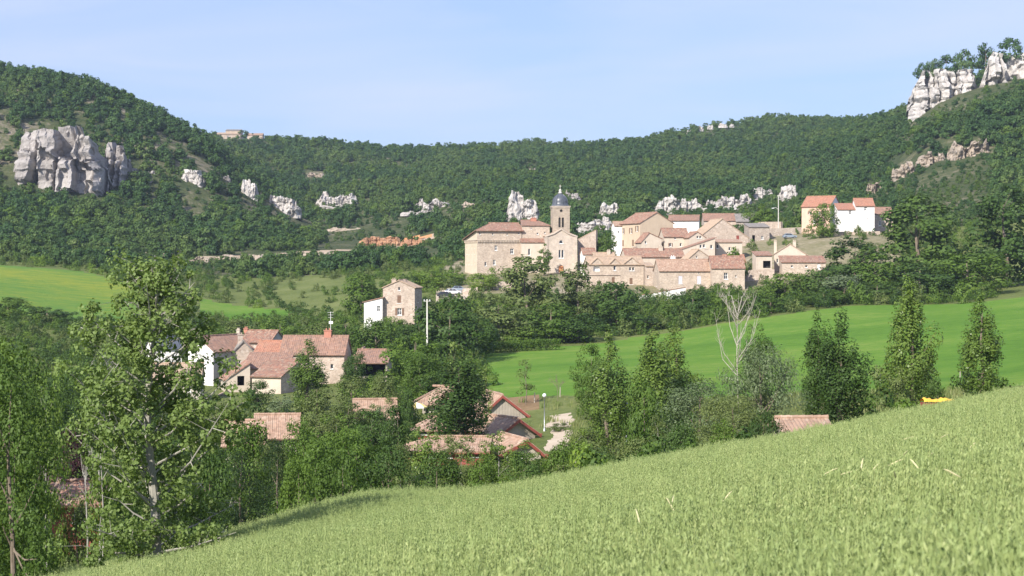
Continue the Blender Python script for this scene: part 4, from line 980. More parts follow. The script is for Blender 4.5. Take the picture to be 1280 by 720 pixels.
variants('far_round', 5, 9, 8.5, 0.5, 'round', 64, 4200, 0.42, 0.22)
variants('far_tall', 3, 12, 8, 0.8, 'egg', 64, 4600, 0.4, 0.22)
variants('far_bush', 3, 4, 6, 0.0, 'dome', 34, 1500, 0.38, 0.1, 4)
variants('far_spire', 1, 10, 4, 0.4, 'spire', 46, 1800, 0.38, 0.15, 4, cr=0.2)
variants('mid_round', 5, 8, 6.5, 0.4, 'round', 80, 7500, 0.24, 0.16, 8)
variants('mid_tall', 2, 10, 6, 1.0, 'egg', 80, 5600, 0.24, 0.16, 8)
variants('mid_bush', 4, 3.4, 4.6, 0.0, 'dome', 50, 4200, 0.18, 0.07, 6)
variants('mid_loose', 3, 7, 5.5, 0.9, 'egg', 44, 3000, 0.22, 0.12, 14, lob=0.6, cr=0.13)
variants('poplar', 4, 9, 3.2, 0.2, 'spire', 100, 9500, 0.17, 0.14, 16, cr=0.18, lob=0.42, flat=1.5)
variants('willow', 4, 6.5, 6.5, 0.0, 'round', 110, 12000, 0.19, 0.14, 14, asp=0.36, lob=0.35, cr=0.15)
variants('sapling', 2, 5, 2.0, 1.2, 'egg', 22, 700, 0.14, 0.05, 8, lob=0.6, cr=0.2)
variants('near_tall', 2, 9, 6, 0.6, 'round', 90, 11000, 0.15, 0.16, 8)
variants('near_bush', 3, 3, 4, 0.0, 'dome', 60, 6500, 0.115, 0.06, 8)
variants('near_conifer', 2, 6.5, 5, 0.0, 'cone', 90, 9000, 0.14, 0.12, 8, asp=0.3, lob=0.45)
variants('near_sapling', 4, 7, 3, 1.5, 'round', 44, 3600, 0.15, 0.06, 14, cr=0.18, lob=0.5)

TREES = []
tcount = {}
def T(key, px, Y, top, wpx, leaf, label, cat='tree', name=None, bark='bark', group=None, foot=None, sink=0.0):
    k = tcount.get(key, 0); tcount[key] = k + 1
    cm, tm, H0, W0 = VAR[key][k % len(VAR[key])]
    base = at(px, Y) if foot is None else pt(px, foot, Y)
    base.z -= sink
    h = max((HZ - top) * Y / F - base.z, 0.8); w = wpx * Y / F
    nm = name or ('shrub' if 'bush' in key else 'tree')
    root = empty(nm, base, rnd.uniform(0, 6.28), label, cat, group)
    root.scale = (w / W0, w / W0, h / H0)
    for me, part, mt in ((tm, 'trunk', bark), (cm, 'crown', leaf)):
        o = bpy.data.objects.new(part, me)
        if not len(me.materials): me.materials.append(M(mt))
        COL.objects.link(o); o.parent = root
        o.material_slots[0].link = 'OBJECT'; o.material_slots[0].material = M(mt)
    TREES.append((base.x, base.y, w / 2))
    return root

# ---- belt of trees below the village
G1 = 'trees of the belt below the village'
for a in [
 ('far_tall', 660, 442, 322, 82, 'leaf_olive', 'tall grey green tree in front of the castle and church'),
 ('far_tall', 722, 432, 330, 58, 'leaf_olive', 'slender grey green tree beneath the church door'),
 ('far_round', 770, 412, 354, 74, 'leaf_dark', 'big dark round tree below the stone house with arches'),
 ('far_round', 688, 398, 380, 78, 'leaf_mid', 'broad green tree at the edge of the meadow under the grey green tree'),
 ('far_round', 622, 392, 372, 76, 'leaf_olive', 'dull green round tree below the castle ruin'),
 ('far_round', 722, 384, 392, 60, 'leaf_dark', 'dark round tree standing at the upper meadow edge below the church'),
 ('far_round', 655, 368, 408, 56, 'leaf_mid', 'low bushy tree on the meadow edge below the castle'),
 ('far_round', 838, 414, 376, 40, 'leaf_mid', 'green tree against the white retaining wall'),
 ('far_round', 866, 420, 362, 52, 'leaf_dark', 'dark tree under the house with lilac shutters'),
 ('far_round', 902, 420, 362, 52, 'leaf_bright', 'yellowish green tree under the house with the dark window'),
 ('far_round', 806, 400, 396, 50, 'leaf_dark', 'dark tree at the foot of the white retaining wall'),
 ('far_round', 944, 424, 358, 56, 'leaf_mid', 'green tree below the rough stone wall'),
 ('far_round', 982, 428, 342, 60, 'leaf_mid', 'leafy tree in front of the cream cottages'),
 ('far_round', 1018, 424, 338, 60, 'leaf_dark', 'dark leafy tree below the smooth red roof'),
 ('far_tall', 1068, 452, 298, 78, 'leaf_dark', 'tall dark tree below the white farmhouse'),
 ('far_tall', 1150, 470, 246, 110, 'leaf_dark', 'huge dark tree beside the white farmhouse'),
 ('far_round', 1100, 430, 318, 70, 'leaf_mid', 'round green tree in front of the huge dark tree'),
 ('far_round', 1056, 410, 344, 60, 'leaf_silver', 'silvery green tree above the meadow under the farmhouse'),
 ('far_round', 1150, 408, 330, 84, 'leaf_dark', 'dark spreading tree at the top of the meadow behind the tall poplar'),
 ('far_round', 1210, 420, 318, 90, 'leaf_mid', 'green tree beyond the huge dark tree along the belt'),
 ('far_tall', 1255, 470, 236, 96, 'leaf_dark', 'tall dark tree at the outer end of the belt'),
 ('far_round', 1096, 398, 352, 54, 'leaf_dark', 'dark low tree at the upper meadow edge below the silvery tree'),
 ('far_round', 964, 398, 368, 50, 'leaf_mid', 'bushy tree at the upper meadow edge behind the bleached dead tree'),
 ('far_round', 1030, 398, 362, 56, 'leaf_mid', 'bushy tree at the upper meadow edge behind the twin poplars'),
]:
    a = list(a); edge = float(np.interp(a[1], [600, 640, 780, 930, 1080, 1180, 1560], [346, 346, 366, 374, 384, 386, 392]))
    a[2] = edge + 6 + max(a[2] - 384, 0) * 0.45; a[4] *= 1.15
    T(*a, group=G1)
# ---- trees in and about the village
G2 = 'trees in the village'
for a in [
 ('far_round', 757, 528, 291, 34, 'leaf_mid', 'round tree between the church annex and the ochre house'),
 ('far_spire', 680, 512, 306, 20, 'leaf_mid', 'small green tree against the church wall'),
 ('far_round', 1029, 548, 255, 36, 'leaf_mid', 'tree in front of the peach wall of the farmhouse'),
 ('far_bush', 918, 486, 310, 34, 'leaf_mid', 'garden bush behind the mottled red roof'),
 ('far_round', 538, 488, 338, 42, 'leaf_bright', 'bright tree shading the car park'),
 ('far_round', 568, 492, 338, 36, 'leaf_bright', 'bright tree between the car park and the castle corner'),
 ('far_round', 604, 478, 342, 48, 'leaf_bright', 'light green tree at the foot of the castle wall'),
 ('far_round', 948, 592, 256, 40, 'leaf_mid', 'dark round tree by the lamp pole at the village top'),
 ('far_bush', 1072, 548, 281, 10, 'leaf_olive', 'small shrub against the white farmhouse wall'),
]: T(*a, group=G2)
# ---- hedges as things: many bushes pressed together would not be told apart
def hedge(name, label, x0, x1, Y0, Y1, hpx, leaf, n=None):
    A, B = at(x0, Y0), at(x1, Y1); root = empty(name, A.lerp(B, 0.5), 0, label, 'hedge'); r = np.random.default_rng(int(x0))
    L = (B - A).length; h = hpx * Y0 / F; nn = int(L * 260)
    t = r.random(nn); P = np.array(A)[None] * (1 - t)[:, None] + np.array(B)[None] * t[:, None]
    P[:, 2] = gz(P[:, 0], P[:, 1]) + r.random(nn) ** 0.7 * h; P[:, 0] += r.normal(0, 0.4, nn); P[:, 1] += r.normal(0, 0.5, nn)
    V, Fq = leaf_faces(P - np.array(root.location), unit(r.normal(size=P.shape) + np.array([0, -0.3, 0.6])), np.full(nn, 0.28), 0.7, r)
    link('foliage', np_mesh('foliage', V, Fq), M(leaf), root)
hedge('hedge', 'clipped bright green hedge along the wall below the lamp pole', 978, 1006, 582, 582, 7, 'leaf_bright')
hedge('hedge', 'low leafy hedge along the lower edge of the tree belt above the meadow', 600, 700, 345, 347, 14, 'leaf_mid')
# ---- slope between the hamlet and the castle
G3 = 'trees on the slope between the hamlet and the castle'
for a in [
 ('far_round', 452, 432, 343, 58, 'leaf_mid', 'round green tree left standing beside the white annex'.replace('left standing', 'standing')),
 ('far_round', 562, 322, 374, 92, 'leaf_dark', 'large dark tree behind the concrete pole'),
 ('far_round', 524, 348, 396, 60, 'leaf_dark', 'dark tree in front of the concrete pole foot'),
 ('far_round', 596, 338, 396, 70, 'leaf_dark', 'dark round tree where the belt meets the meadow'),
 ('far_round', 516, 280, 418, 86, 'leaf_mid', 'broad bright green tree behind the carport'),
 ('far_round', 470, 340, 402, 60, 'leaf_mid', 'green tree directly below the white annex'),
 ('far_round', 490, 384, 396, 34, 'leaf_bright', 'pale leaved little tree at the foot of the tall stone house'),
 ('far_round', 432, 366, 398, 52, 'leaf_mid', 'green tree above the carport roof'),
 ('far_round', 396, 352, 404, 54, 'leaf_olive', 'olive green tree behind the long farmhouse roof'),
 ('far_round', 352, 372, 398, 60, 'leaf_mid', 'round tree behind the orange roofed house'),
 ('far_round', 300, 372, 400, 60, 'leaf_olive', 'olive green tree behind the white gabled house'),
 ('far_round', 262, 360, 404, 52, 'leaf_mid', 'tree above the white gabled house roof'),
 ('far_bush', 426, 336, 424, 46, 'leaf_olive', 'olive bush beside the farmhouse chimney'),
 ('far_round', 590, 262, 452, 44, 'leaf_mid', 'green tree at the near corner of the meadow'),
 ('far_round', 120, 412, 394, 60, 'leaf_dark', 'dark tree at the foot of the flowering meadow'),
 ('far_round', 60, 416, 384, 66, 'leaf_dark', 'dark round tree beside the flowering meadow'),
 ('far_round', 10, 420, 372, 66, 'leaf_mid', 'green tree at the outer edge of the flowering meadow'),
 ('far_round', 176, 400, 400, 60, 'leaf_mid', 'green tree behind the bluish grey roof'),
 ('far_round', 222, 390, 404, 56, 'leaf_olive', 'olive tree between the bluish roof and the white gable'),
]: T(*a, group=G3)
# ---- hamlet and chalet trees
G4 = 'trees among the hamlet and the chalets'
for a in [
 ('poplar', 386, 250, 428, 55, 'leaf_poplar', 'leafy poplar in front of the long farmhouse'),
 ('mid_bush', 322, 262, 476, 40, 'leaf_dark', 'dense round bush in front of the red roofed stone cottage'),
 ('mid_round', 444, 262, 440, 36, 'leaf_dark', 'dark tree between the farmhouse and the carport'),
 ('mid_loose', 440, 222, 470, 64, 'leaf_olive', 'loose olive green tree below the carport'),
 ('mid_loose', 396, 206, 476, 78, 'leaf_olive', 'loose tree with pale twigs in front of the poplar by the farmhouse'),
 ('mid_loose', 350, 212, 494, 60, 'leaf_silver', 'greyish loose tree below the round bush'),
 ('mid_round', 482, 216, 470, 44, 'leaf_olive', 'olive tree between the carport and the parasol chalet'),
 ('mid_round', 462, 170, 515, 70, 'leaf_dark', 'dark round tree before the chalet roof by the bushes'),
 ('mid_loose', 478, 196, 508, 34, 'leaf_silver', 'greyish little tree across the chalet roof by the bushes'),
 ('mid_round', 468, 198, 507, 44, 'leaf_mid', 'green tree hiding most of the chalet roof by the bushes'),
 ('mid_loose', 436, 196, 496, 60, 'leaf_olive', 'loose olive tree beside the chalet roof by the bushes'),
 ('mid_round', 398, 168, 518, 64, 'leaf_olive', 'olive tree standing clear of the upper pink roof'),
 ('mid_round', 300, 150, 556, 56, 'leaf_mid', 'leafy tree hiding the stepped roof chalet walls'),
 ('mid_round', 350, 150, 554, 60, 'leaf_dark', 'dark tree hiding the walls of the upper pink roof chalet'),
 ('mid_round', 497, 160, 508, 54, 'leaf_dark', 'dark tree at the corner of the long front chalet'),
 ('mid_round', 420, 150, 520, 70, 'leaf_mid', 'green round tree between the stepped roof chalet and the dark tree'),
 ('mid_round', 378, 140, 528, 62, 'leaf_mid', 'leafy tree in front of the upper pink roof'),
 ('mid_round', 330, 128, 540, 66, 'leaf_olive', 'dull green tree under the stepped pink roof'),
 ('poplar', 575, 190, 442, 78, 'leaf_dark', 'thick dark poplar standing between the chalets'),
 ('mid_tall', 592, 194, 470, 40, 'leaf_dark', 'dark leafy tree leaning against the thick poplar'),
 ('sapling', 569, 198, 426, 24, 'leaf_yellow', 'pale yellow green young tree topping the thick poplar'),
 ('sapling', 607, 205, 458, 22, 'leaf_yellow', 'pale young tree beside the thick poplar'),
 ('mid_round', 527, 250, 442, 56, 'leaf_mid', 'green tree above the glazed chalet'),
 ('mid_bush', 510, 214, 486, 30, 'leaf_dark', 'dark shrub beside the parasol terrace'),
 ('sapling', 657, 228, 450, 30, 'leaf_olive', 'small staked tree on the patch of bare soil'),
 ('mid_round', 738, 206, 432, 46, 'leaf_mid', 'rounded green tree behind the slender poplar'),
 ('poplar', 762, 168, 421, 60, 'leaf_poplar', 'slender poplar below the round tree by the meadow'),
 ('poplar', 818, 162, 418, 68, 'leaf_poplar', 'light green poplar with broad foot, first of a close pair'),
 ('poplar', 843, 168, 412, 60, 'leaf_poplar', 'darker poplar rising behind the light green poplar'),
 ('mid_bush', 806, 150, 478, 66, 'leaf_mid', 'bushy growth round the foot of the light green poplar'),
 ('mid_round', 944, 200, 408, 42, 'leaf_dark', 'dark green tree behind the silver willow'),
 ('willow', 952, 132, 434, 108, 'leaf_silver', 'large silver grey willow by the meadow'),
 ('willow', 874, 128, 478, 116, 'leaf_silver', 'lower grey green willow next to the silver willow'),
 ('willow', 914, 118, 494, 110, 'leaf_olive', 'olive green willow bush in front of the silver willow'),
 ('poplar', 1024, 142, 398, 52, 'leaf_dark', 'thin dark poplar, the slimmer of the twin poplars'),
 ('poplar', 1052, 138, 394, 62, 'leaf_dark', 'thick dark poplar, the fuller of the twin poplars'),
 ('poplar', 1137, 146, 354, 67, 'leaf_poplar', 'tallest poplar with pale trunk in front of the meadow'),
 ('mid_loose', 1128, 122, 462, 56, 'leaf_olive', 'straggly olive bush at the foot of the tallest poplar'),
 ('mid_bush', 1172, 140, 474, 40, 'leaf_dark', 'dark low shrub beside the tallest poplar'),
 ('poplar', 1226, 150, 372, 60, 'leaf_poplar', 'poplar beyond the yellow tarpaulin'),
 ('mid_bush', 700, 200, 534, 30, 'leaf_olive', 'small shrub at the sandy drive'),
 ('mid_bush', 735, 160, 538, 60, 'leaf_olive', 'rough shrub at the foot of the slender poplar'),
]: T(*a, group=G4)
# pale stems up the tallest poplar
# ---- bushes along the top edge of the oats
G5 = 'hedge bushes along the edge of the oats'
k = 0
for px, Y, top, w, leaf, lab in [
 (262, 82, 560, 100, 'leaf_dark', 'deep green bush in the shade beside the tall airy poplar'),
 (430, 92, 562, 90, 'leaf_mid', 'leafy hedge bush below the dark round tree of the chalets'),
 (372, 88, 574, 84, 'leaf_mid', 'yellowish hedge bush next to the shaded dark conifer'),
 (486, 96, 560, 90, 'leaf_dark', 'dark hedge bush before the corner of the front chalet'),
 (545, 98, 567, 84, 'leaf_dark', 'dense low bush beneath the front chalet windows'),
 (600, 98, 568, 80, 'leaf_mid', 'green hedge bush around the pale stemmed sapling'),
 (655, 98, 566, 80, 'leaf_dark', 'dark hedge bush below the pale gabled chalet'),
 (706, 98, 556, 78, 'leaf_mid', 'hedge bush below the sandy drive'),
 (752, 98, 562, 74, 'leaf_dark', 'dark bramble bush below the slender poplar'),
 (800, 100, 548, 74, 'leaf_olive', 'rough hedge bush below the light green poplar'),
 (850, 102, 530, 70, 'leaf_dark', 'dark bush under the grey green willow'),
 (905, 104, 528, 70, 'leaf_mid', 'green bush under the olive willow'),
 (955, 106, 516, 62, 'leaf_dark', 'dark bush between the silver willow and the oats'),
]: T('near_bush', px, Y, top, w, leaf, lab, cat='bush', name='bush', group=G5)
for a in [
 ('near_conifer', 300, 80, 548, 104, 'leaf_conifer_shaded', 'dark shaded conifer at the edge of the oats'),
 ('near_conifer', 344, 90, 556, 96, 'leaf_conifer_shaded', 'second dark conifer behind the shaded one'),
 ('near_conifer', 246, 92, 540, 110, 'leaf_conifer_shaded', 'dark conifer partly behind the tall airy poplar'),
 ('mid_round', 396, 104, 548, 76, 'leaf_mid', 'round leafy tree rising from the hedge by the conifers'),
 ('mid_round', 446, 118, 540, 84, 'leaf_mid', 'leafy tree between the hedge and the chalet roofs'),
 ('mid_round', 310, 112, 530, 80, 'leaf_mid', 'leafy tree behind the dark conifers'),
]: T(*a, group='trees along the edge of the oats')
for a in [
 ('near_sapling', 620, 108, 540, 50, 'leaf_poplar', 'slim birch like sapling in front of the porch chalet', ),
 ('near_sapling', 534, 110, 540, 56, 'leaf_poplar', 'slim sapling with pale stem before the front chalet door'),
 ('near_sapling', 722, 102, 536, 44, 'leaf_poplar', 'slim sapling with pale stem by the sandy drive'),
 ('near_sapling', 578, 108, 545, 46, 'leaf_olive', 'olive sapling close to the far end of the front chalet'),
 ('near_sapling', 654, 108, 552, 56, 'leaf_poplar', 'slim sapling before the pale gabled chalet'),
 ('near_sapling', 500, 106, 556, 40, 'leaf_olive', 'olive sapling at the corner of the front chalet'),
 ('near_sapling', 556, 112, 544, 40, 'leaf_olive', 'olive sapling before the middle of the front chalet'),
 ('near_sapling', 822, 112, 520, 26, 'leaf_olive', 'thin sapling below the light green poplar'),
 ('near_sapling', 128, 72, 440, 52, 'leaf_poplar', 'thin pale stemmed poplar sapling beside the tall airy poplar'),
 ('near_sapling', 60, 76, 470, 56, 'leaf_poplar', 'thin poplar sapling by the dark red chalet'),
]: T(*a, bark='bark_pale', group='young saplings along the oats')
for a in [
 ('near_bush', 150, 74, 610, 96, 'leaf_mid', 'leafy bush under the tall airy poplar'),
 ('near_bush', 96, 78, 620, 96, 'leaf_olive', 'olive bush below the dark red chalet'),
 ('near_bush', 214, 80, 604, 90, 'leaf_dark', 'dark bush behind the poplar trunk'),
 ('near_bush', 30, 78, 600, 110, 'leaf_dark', 'dark bush at the outer end of the field hedge'),
 ('near_bush', -40, 78, 590, 120, 'leaf_mid', 'green bush past the end of the field hedge'),
]: T(*a, cat='bush', name='bush', group='bushes around the tall airy poplar')
T('mid_round', 84, 128, 540, 84, 'leaf_purple', 'dark plum coloured tree behind the saplings', group=None)
T('mid_round', 20, 140, 520, 100, 'leaf_mid', 'green tree beside the dark plum tree')
T('mid_round', 60, 190, 470, 80, 'leaf_dark', 'dark tree behind the plum coloured tree')
T('mid_round', 110, 230, 452, 70, 'leaf_mid', 'green tree between the plum tree and the hamlet')
T('mid_round', 160, 200, 478, 76, 'leaf_mid', 'leafy tree behind the tall airy poplar crown')
T('mid_round', 230, 160, 516, 76, 'leaf_dark', 'dark tree below the grey walled house')
T('mid_round', 270, 190, 500, 66, 'leaf_olive', 'olive tree below the cream cottage with the dark doorway')
T('mid_tall', -40, 190, 400, 120, 'leaf_mid', 'tall green tree beyond the flowering meadow corner')
T('mid_tall', 2, 110, 430, 130, 'leaf_poplar', 'leafy tree standing past the saplings over the field corner')

# ---- the tall airy poplar
def airy_poplar(px, Y, top, label):
    base = at(px, Y); H = (HZ - top) * Y / F - base.z
    root = empty('poplar', base, 0, label, 'tree')
    r = random.Random(5); rn = np.random.default_rng(5)
    mb = MB(); ax = [Vector((0, 0, -0.5))]
    for k in range(9): ax.append(Vector((0.12 * math.sin(k * 1.1), 0.1 * math.cos(k * 0.9), H * k / 8 * 0.97)))
    mb.tube(ax, [0.2, 0.17, 0.155, 0.14, 0.12, 0.1, 0.075, 0.055, 0.035, 0.012], 8)
    mb.build('trunk', M('bark_pale'), root)
    C = []; bl = MB()
    def rmax(t): return np.interp(t, [0, 0.1, 0.3, 0.48, 0.62, 0.8, 0.93, 1.0], [1.5, 2.2, 2.8, 2.6, 2.0, 2.0, 1.2, 0.4])
    for k in range(74):
        t = 0.05 + 0.93 * (k + r.random()) / 74; a = k * 2.4 + r.uniform(-0.4, 0.4)
        L = float(rmax(t)) * r.uniform(0.5, 1.06) * 0.92
        if math.cos(a) > 0.3 and t < 0.55: L *= 1.18
        p = Vector((0.1 * math.sin(t * 9), 0, H * t * 0.93)); d = Vector((math.cos(a), math.sin(a), 0))
        rise = r.uniform(0.5, 0.95) if t > 0.2 else r.uniform(0.0, 0.5)
        q = p + d * L * 0.5 + Vector((0, 0, L * 0.5 * rise * 0.9)); e = p + d * L + Vector((0, 0, L * rise * 1.15))
        if e.z > H * 0.99: e.z = H * 0.99
        bl.tube([p, q, e], [0.04 * (1.1 - t * 0.6), 0.022, 0.006], 5)
        ns = 3 + int(L * 3.2)
        for j in range(ns):
            f = r.uniform(0.3, 1.05); c = p.lerp(q, f * 2) if f < 0.5 else q.lerp(e, f * 2 - 1)
            tw = Vector((r.gauss(0, 0.3), r.gauss(0, 0.3), r.gauss(0.06, 0.24)))
            bl.tube([c, c + tw], [0.012, 0.004], 3, False)
            C.append(c + tw)
    bl.build('limbs', M('bark_pale'), root)
    C = np.array([tuple(c) for c in C]); n = len(C)
    cs = rn.uniform(0.13, 0.36, n); per = (cs * 215).astype(int); idx = np.repeat(np.arange(n), per)
    d = unit(rn.normal(size=(len(idx), 3))); P = C[idx] + d * (cs[idx] * rn.uniform(0.2, 1, len(idx)) ** 0.6)[:, None]
    N = unit(d * 0.8 + unit(P - np.array([0, 0, H * 0.45])) * 0.5 + np.array([0, 0, 0.2]) + rn.normal(size=P.shape) * 0.5)
    V, Fq = leaf_faces(P, N, np.full(len(P), 0.105), 0.85, rn)
    link('crown', np_mesh('crown', V, Fq), M('leaf_airy'), root)
    return root
airy_poplar(190, 54, 306, 'tall airy poplar with pale trunk and spreading limbs at the corner of the oats')

for a in [
 ('near_tall', -24, 62, 440, 200, 'leaf_mid', 'leafy tree at the outer end of the oats'),
 ('near_tall', 18, 59, 440, 140, 'leaf_dark', 'dark leafy tree on the field corner by the pale saplings'),
]: T(*a, group='trees on the outer corner of the oats')

# ---- bare trees
def bare_tree(px, Y, top, wpx, label, seed, foot=None, name='dead_tree', lim=9, bark='bark_white', thin=1.0):
    base = at(px, Y); H = (HZ - top) * Y / F - base.z; W = wpx * Y / F
    root = empty(name, base, 0, label, 'dead tree'); r = random.Random(seed)
    tr = MB(); tr.tube([(0, 0, -0.4), (0.05, 0, H * 0.3), (-0.05, 0.05, H * 0.62), (0.08, 0, H)], [0.13 * thin, 0.10 * thin, 0.05 * thin, 0.008], 7)
    tr.build('trunk', M(bark), root)
    for k in range(lim):
        mb = MB(); t = r.uniform(0.46, 0.88); a = k * 2.4 + r.uniform(-0.3, 0.3); L = W * 0.5 * r.uniform(0.7, 1.2)
        p = Vector((0, 0, H * t)); d = Vector((math.cos(a), math.sin(a), 0))
        q = p + d * L * 0.55 + Vector((0, 0, L * r.uniform(0.5, 1.1))); e = Vector((q.x + d.x * L * 0.3, q.y + d.y * L * 0.3, min(H * 0.98, q.z + L * r.uniform(0.8, 1.8))))
        mb.tube([p, q, e], [0.05 * thin, 0.034 * thin, 0.007], 5)
        for j in range(12):
            f = r.uniform(0.1, 1.0); c = p.lerp(q, f * 2) if f < 0.5 else q.lerp(e, f * 2 - 1)
            g = Vector((r.gauss(0, 0.3), r.gauss(0, 0.3), r.uniform(0.3, 1.0))) * (L * 0.4)
            m = c + g * 0.5 + Vector((r.gauss(0, .06), 0, 0))
            mb.tube([c, m, c + g], [0.016 * thin, 0.011 * thin, 0.004], 4, False)
        mb.build('limb', M(bark), root)
bare_tree(922, 138, 366, 62, 'bleached leafless tree rising behind the silver willow', 3, lim=15, thin=0.62)
bare_tree(124, 73, 446, 34, 'thin leafless pale sapling by the dark red chalet', 8, lim=9, thin=0.42, bark='bark_pale')
bare_tree(108, 75, 520, 30, 'short leafless pale sapling next to the thin one', 12, lim=7, thin=0.36, bark='bark_pale')
bare_tree(697, 228, 478, 26, 'small leafless brown shrub near the globe lamp', 21, lim=10, thin=0.3, bark='bark')
# ------------------------------------------------------------------ rocks and cliffs
ROCKS = []
def rock(label, x0, x1, top, bot, Y, mat='rock', seed=0, depth=None, name='rock_outcrop', cat='rock', sub=48, rough=0.22, strat=0.35, sink=0.35, fit=True, jag=1.0):
    """a crag spanning photo columns x0..x1 and rows top..bot"""
    mpp = Y / F; W = (x1 - x0) * mpp; Hh = (bot - top) * mpp; D = depth or max(W * 0.6, Hh * 0.5)
    if fit:                     # move in depth until the slope carries the foot of the rock
        ys = np.arange(640.0, 1500.0, 4.0); c_ = (x0 + x1) / 2
        rows_ = HZ - F * gz((c_ - 640) * ys / F, ys) / ys
        good = np.where(rows_ <= bot)[0]
        if len(good): Y = float(ys[good[0]])
        mpp = Y / F; W = (x1 - x0) * mpp; Hh = (bot - top) * mpp; D = depth or max(W * 0.5, Hh * 0.5)
    base = pt((x0 + x1) / 2, bot, Y); base.z -= Hh * 0.02
    ROCKS.append((x0, x1, top, bot, Y, D))
    ns, nt, nbk = sub, max(10, int(sub * 0.42)), 5
    off = Vector((seed * 13.7, seed * 5.1, seed * 3.3)); sc = 2.2 / max(Hh, W * 0.3); V = []; Fs = []
    NZ = lambda x, y, z, k=0: mnoise.noise(Vector((x, y, z)) + off + Vector((k * 7.3, k * 3.1, 0)))
    for i in range(ns + 1):
        s = i / ns; x0_ = (s - 0.5) * W
        env = min(1.0, 5.5 * min(s, 1 - s) + 0.12) ** 0.7
        st = mnoise.cell(Vector((x0_ * sc * 1.3 + 0.4 * NZ(x0_ * sc * 3, 0, 0), 0.5, seed * 1.9)))          # stepped skyline
        h = Hh * env * (0.78 + (1 - jag) * 0.18 + jag * (0.26 * NZ(x0_ * sc * 0.9, 0, 0, 1) + 0.2 * (st - 0.3) + 0.1 * NZ(x0_ * sc * 5, 0, 0, 2)))
        h = max(h, 0.12 * Hh)
        for j in range(nt + nbk + 1):
            if j <= nt:
                t = j / nt; z = -Hh * sink + t * (h + Hh * sink)
                n1 = mnoise.fractal(Vector((x0_ * sc * 0.8, z * sc * 0.8, 1.3)) + off, 0.9, 2.1, 5)
                n3 = NZ(x0_ * sc * 0.3, 0, z * sc * 5)
                blk = mnoise.cell(Vector((x0_ * sc * 1.6 + 0.3 * n1, z * sc * 0.9 + 0.3 * n1, seed)))
                blk2 = mnoise.cell(Vector((x0_ * sc * 4.2 + 0.4 * n1, z * sc * 3.0, seed + 5)))
                ck = abs(NZ(x0_ * sc * 1.7 + 0.25 * n3, 0.0, z * sc * 0.22, 3)); ck = max(0.0, 0.13 - ck) / 0.13
                dpt = min(D, Hh * 0.9)
                y = -D * 0.25 * (1 - t) * (1 - strat * 0.6) + dpt * (rough * n1 - 0.22 * blk - 0.08 * blk2 + 0.34 * strat * ck + 0.06 * n3)
                y += D * 0.5 * (1 - env) ** 1.0
                V.append((x0_ + 0.05 * Hh * n3, y, z))
            else:
                f = (j - nt) / nbk
                V.append((x0_, D * f * env + D * 0.5 * (1 - env) + D * 0.1 * NZ(x0_ * sc, f * 2, 0), h * (1 - 0.75 * f) + Hh * 0.14 * NZ(x0_ * sc * 1.5, f * 3, 1) * (1 - f) - Hh * 0.5 * f))
    R = nt + nbk + 1
    for i in range(ns):
        for j in range(R - 1): Fs.append((i * R + j, (i + 1) * R + j, (i + 1) * R + j + 1, i * R + j + 1))
    me = bpy.data.meshes.new(name); me.from_pydata(V, [], Fs); me.update()
    return tag(link(name, me, M(mat), None, base), label, cat)

G = 'limestone outcrops on the far slope'
rock('large blocky grey cliff, the front buttress', 4, 134, 150, 238, 806, 'rock_grey', 1, 26, 'cliff', 'cliff', 110, 0.09, 0.95, jag=0.45)
rock('tall fissured grey cliff next to the front buttress', 124, 158, 172, 234, 808, 'rock_grey', 2, 18, 'cliff', 'cliff', 90, 0.09, 0.95, jag=0.45)
rock('low shaded end of the grey cliff', 150, 174, 186, 224, 818, 'rock_grey', 3, 12, 'cliff', 'cliff', 32, 0.25, 0.5)
for a in [
 ('flat topped pale crag on the wooded spur', 224, 256, 205, 232, 842, 'rock', 4),
 ('small grey rock beside the flat topped crag', 274, 288, 216, 226, 880, 'rock_grey', 5),
 ('square pale crag on the end of the wooded spur', 300, 322, 221, 246, 900, 'rock', 6),
 ('broad rough crag beside the square crag', 330, 376, 240, 264, 968, 'rock', 7),
 ('wide pale crag above the red earth bank', 393, 448, 235, 258, 1010, 'rock', 8),
 ('low crag on the slope beyond the castle', 515, 566, 247, 263, 985, 'rock', 9),
 ('tall white rock tooth behind the castle roof', 636, 673, 241, 276, 880, 'rock', 10),
 ('pale crag just beside the bell tower', 722, 766, 270, 292, 800, 'rock', 11),
 ('small boulder above the bell tower', 709, 722, 238, 250, 940, 'rock_grey', 12),
 ('small white crag high beside the tower', 752, 772, 256, 270, 860, 'rock', 13),
 ('bright white crag above the ochre house', 822, 850, 243, 268, 880, 'rock', 15),
 ('lower white crag joined to the bright crag', 852, 876, 246, 264, 884, 'rock', 16),
 ('small white crag near the grey barns', 886, 897, 248, 260, 890, 'rock', 17),
 ('long jagged white crag above the grey barns', 896, 940, 243, 262, 894, 'rock', 18),
 ('white crag higher up beside the long jagged crag', 942, 964, 235, 250, 940, 'rock', 19),
 ('steep white crag near the lamp pole', 974, 996, 231, 252, 950, 'rock', 20),
 ('small rock on the slope of the grey cliff', 182, 192, 222, 232, 815, 'rock_grey', 21),
 ('boulder under the end of the grey cliff', 184, 194, 212, 222, 822, 'rock_grey', 36),
]:
    a = list(a)
    if a[1] > 600: a[3] -= 4; a[1] -= 4; a[2] += 4
    tag(rock(*a), group=G)
